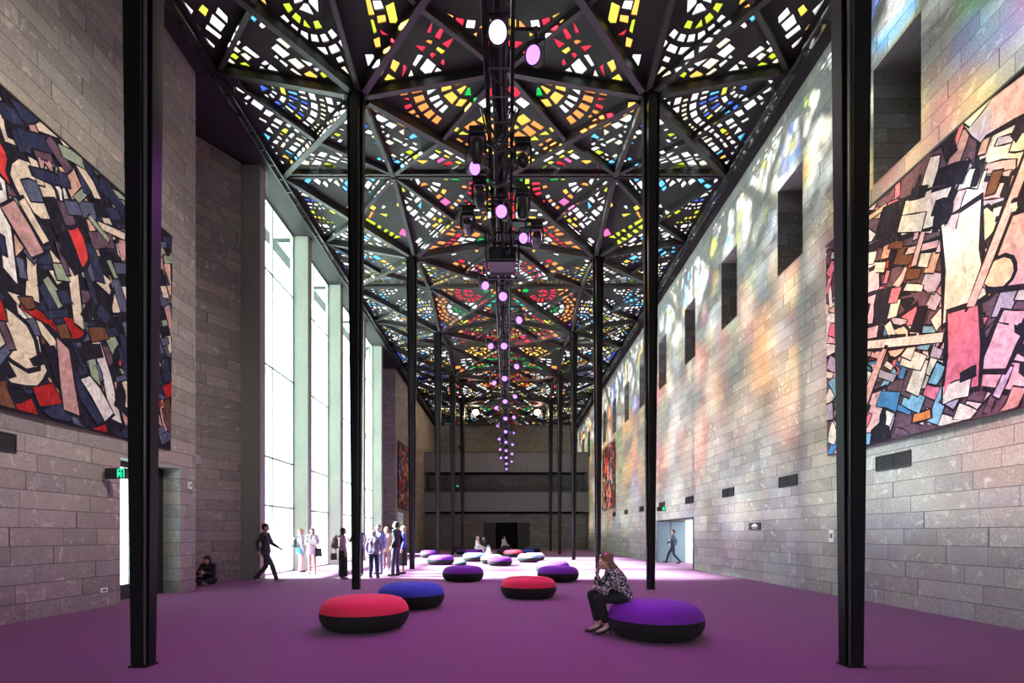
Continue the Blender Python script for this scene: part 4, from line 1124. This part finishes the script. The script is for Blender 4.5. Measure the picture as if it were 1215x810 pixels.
# walkers
def stride(**k): return stand(kR=(.09,.22,.52),aR=(.09,.34,.12),kL=(-.09,-.02,.48),aL=(-.09,-.32,.14),eR=(.2,-.14,1.16),wR=(.19,-.10,.93),eL=(-.2,.10,1.15),wL=(-.18,.30,1.02),pel=(0,0,.93),hR=(.09,0,.89),hL=(-.09,0,.89), **k)
l = (fx(315,13.95),13.95,0)
person('person','dark-clothed figure walking past the first concrete pillar on the left', stride(), l, R(-85), dict(top=cloth((.035,.035,.035)), trousers=(cloth((.05,.05,.055)),.94), shoes=cloth((.30,.25,.28)), hair=(HB,0), footR=(0,1,.15), footL=(0,.9,-.4)), scale=.98)
l = (fx(799,23.4),23.4,0)
person('person','dark-clothed figure walking through the doorway in the right wall', stride(), l, R(70), dict(top=cloth((.04,.07,.11)), trousers=(cloth((.03,.045,.07)),.94), shoes=LEA, hair=(HB,0), footR=(0,1,.15), footL=(0,.9,-.4)), scale=.93)

# distant seated visitors
def seated(**k):
    J = dict(pel=(0,0,.55), waist=(0,.03,.68), chest=(0,.05,.87), neck=(0,.05,1.03), head=(0,.09,1.15), sR=(.17,.04,.98), sL=(-.17,.04,.98), eR=(.2,.14,.72), eL=(-.2,.14,.72), wR=(.12,.36,.64), wL=(-.12,.36,.64),
         hR=(.10,.03,.52), hL=(-.10,.03,.52), kR=(.12,.45,.52), kL=(-.12,.45,.52), aR=(.12,.50,.09), aL=(-.12,.50,.09)); J.update(k); return J
WHT = cloth((.70,.68,.68))
for px, d, rz, lab, sp in (
   (565.5,30.9,R(-100),'distant visitor in white sitting on a purple pouf on the left', dict(top=WHT, trousers=(cloth((.5,.5,.55)),.95), shoes=LEA, hair=(HGR,0))),
   (575.5,31.5,R(120),'distant dark-haired visitor in navy sitting beside the one in white', dict(top=NAVY, trousers=(WHT,.95), shoes=LEA, hair=(HB,.0))),
   (597,34.6,R(-120),'distant visitor in pale clothes sitting in front of the dark doors', dict(top=cloth((.5,.48,.5)), trousers=(NAVY,.95), shoes=LEA, hair=(HB,.1)))):
    person('person', lab, seated(), (fx(px,d), d, 0), rz, sp, None, .013)
t = Blob(); t.ball((0,0,.22),(.24,.2,.22)); t.cone((0,0,.2),(0,0,.62),.2,.08,.9); e = t.build('sack_bag', WHT, None, .02, 3); e.location = (fx(580,28.6),28.6,.0); tag(e,'white slouching bag standing on the floor in the sun before the distant visitors','bag')
MB().tube([(-.06,0,.6),(-.05,0,.74),(.05,0,.74),(.06,0,.6)],.012,6).build('handle', WHT, e, smooth=True)


# ------------------------------------------------------------------ light and camera
w = bpy.data.worlds.new('sky'); sc.world = w; w.use_nodes = True
bg = w.node_tree.nodes['Background']; bg.inputs[0].default_value = (.93,.97,1.0,1); bg.inputs[1].default_value = 4.0
sun = bpy.data.lights.new('sun','SUN'); sun.energy = 90; sun.angle = R(6.5); sun.color = (.97,.98,1.0)
so = bpy.data.objects.new('sun', sun); COL.objects.link(so); so.rotation_euler = (0, R(-50), 0); so.location = (-20,20,30)
# wall washers on the truss for the hangings
lamp('SPOT','wash_beam',(-.5,6.0,TZ0-.1),(XL,8.4,5.8),1500,(1,.93,.85),1.3,.7)
lamp('SPOT','wash_beam',(.5,6.4,TZ0-.1),(XR,7.6,5.6),900,(1,.93,.88),1.3,.7)

cam = bpy.data.cameras.new('camera'); co = bpy.data.objects.new('camera', cam); COL.objects.link(co)
co.location = (CX, 0, CZ); co.rotation_euler = (R(90),0,0)
cam.sensor_width = 36; cam.lens = F/1215*36; cam.shift_x = (607.5-VX)/1215; cam.shift_y = (HY-405)/1215
cam.clip_start = .05; cam.clip_end = 300
sc.camera = co
sc.view_settings.view_transform = 'Standard'; sc.view_settings.look = 'None'; sc.view_settings.gamma = 1; sc.view_settings.exposure = .4
sc.view_settings.use_curve_mapping = False
cy = sc.cycles
cy.max_bounces = 8; cy.diffuse_bounces = 5; cy.transparent_max_bounces = 12; cy.use_denoising = True
cy.sample_clamp_indirect = 8; cy.caustics_reflective = False; cy.caustics_refractive = False
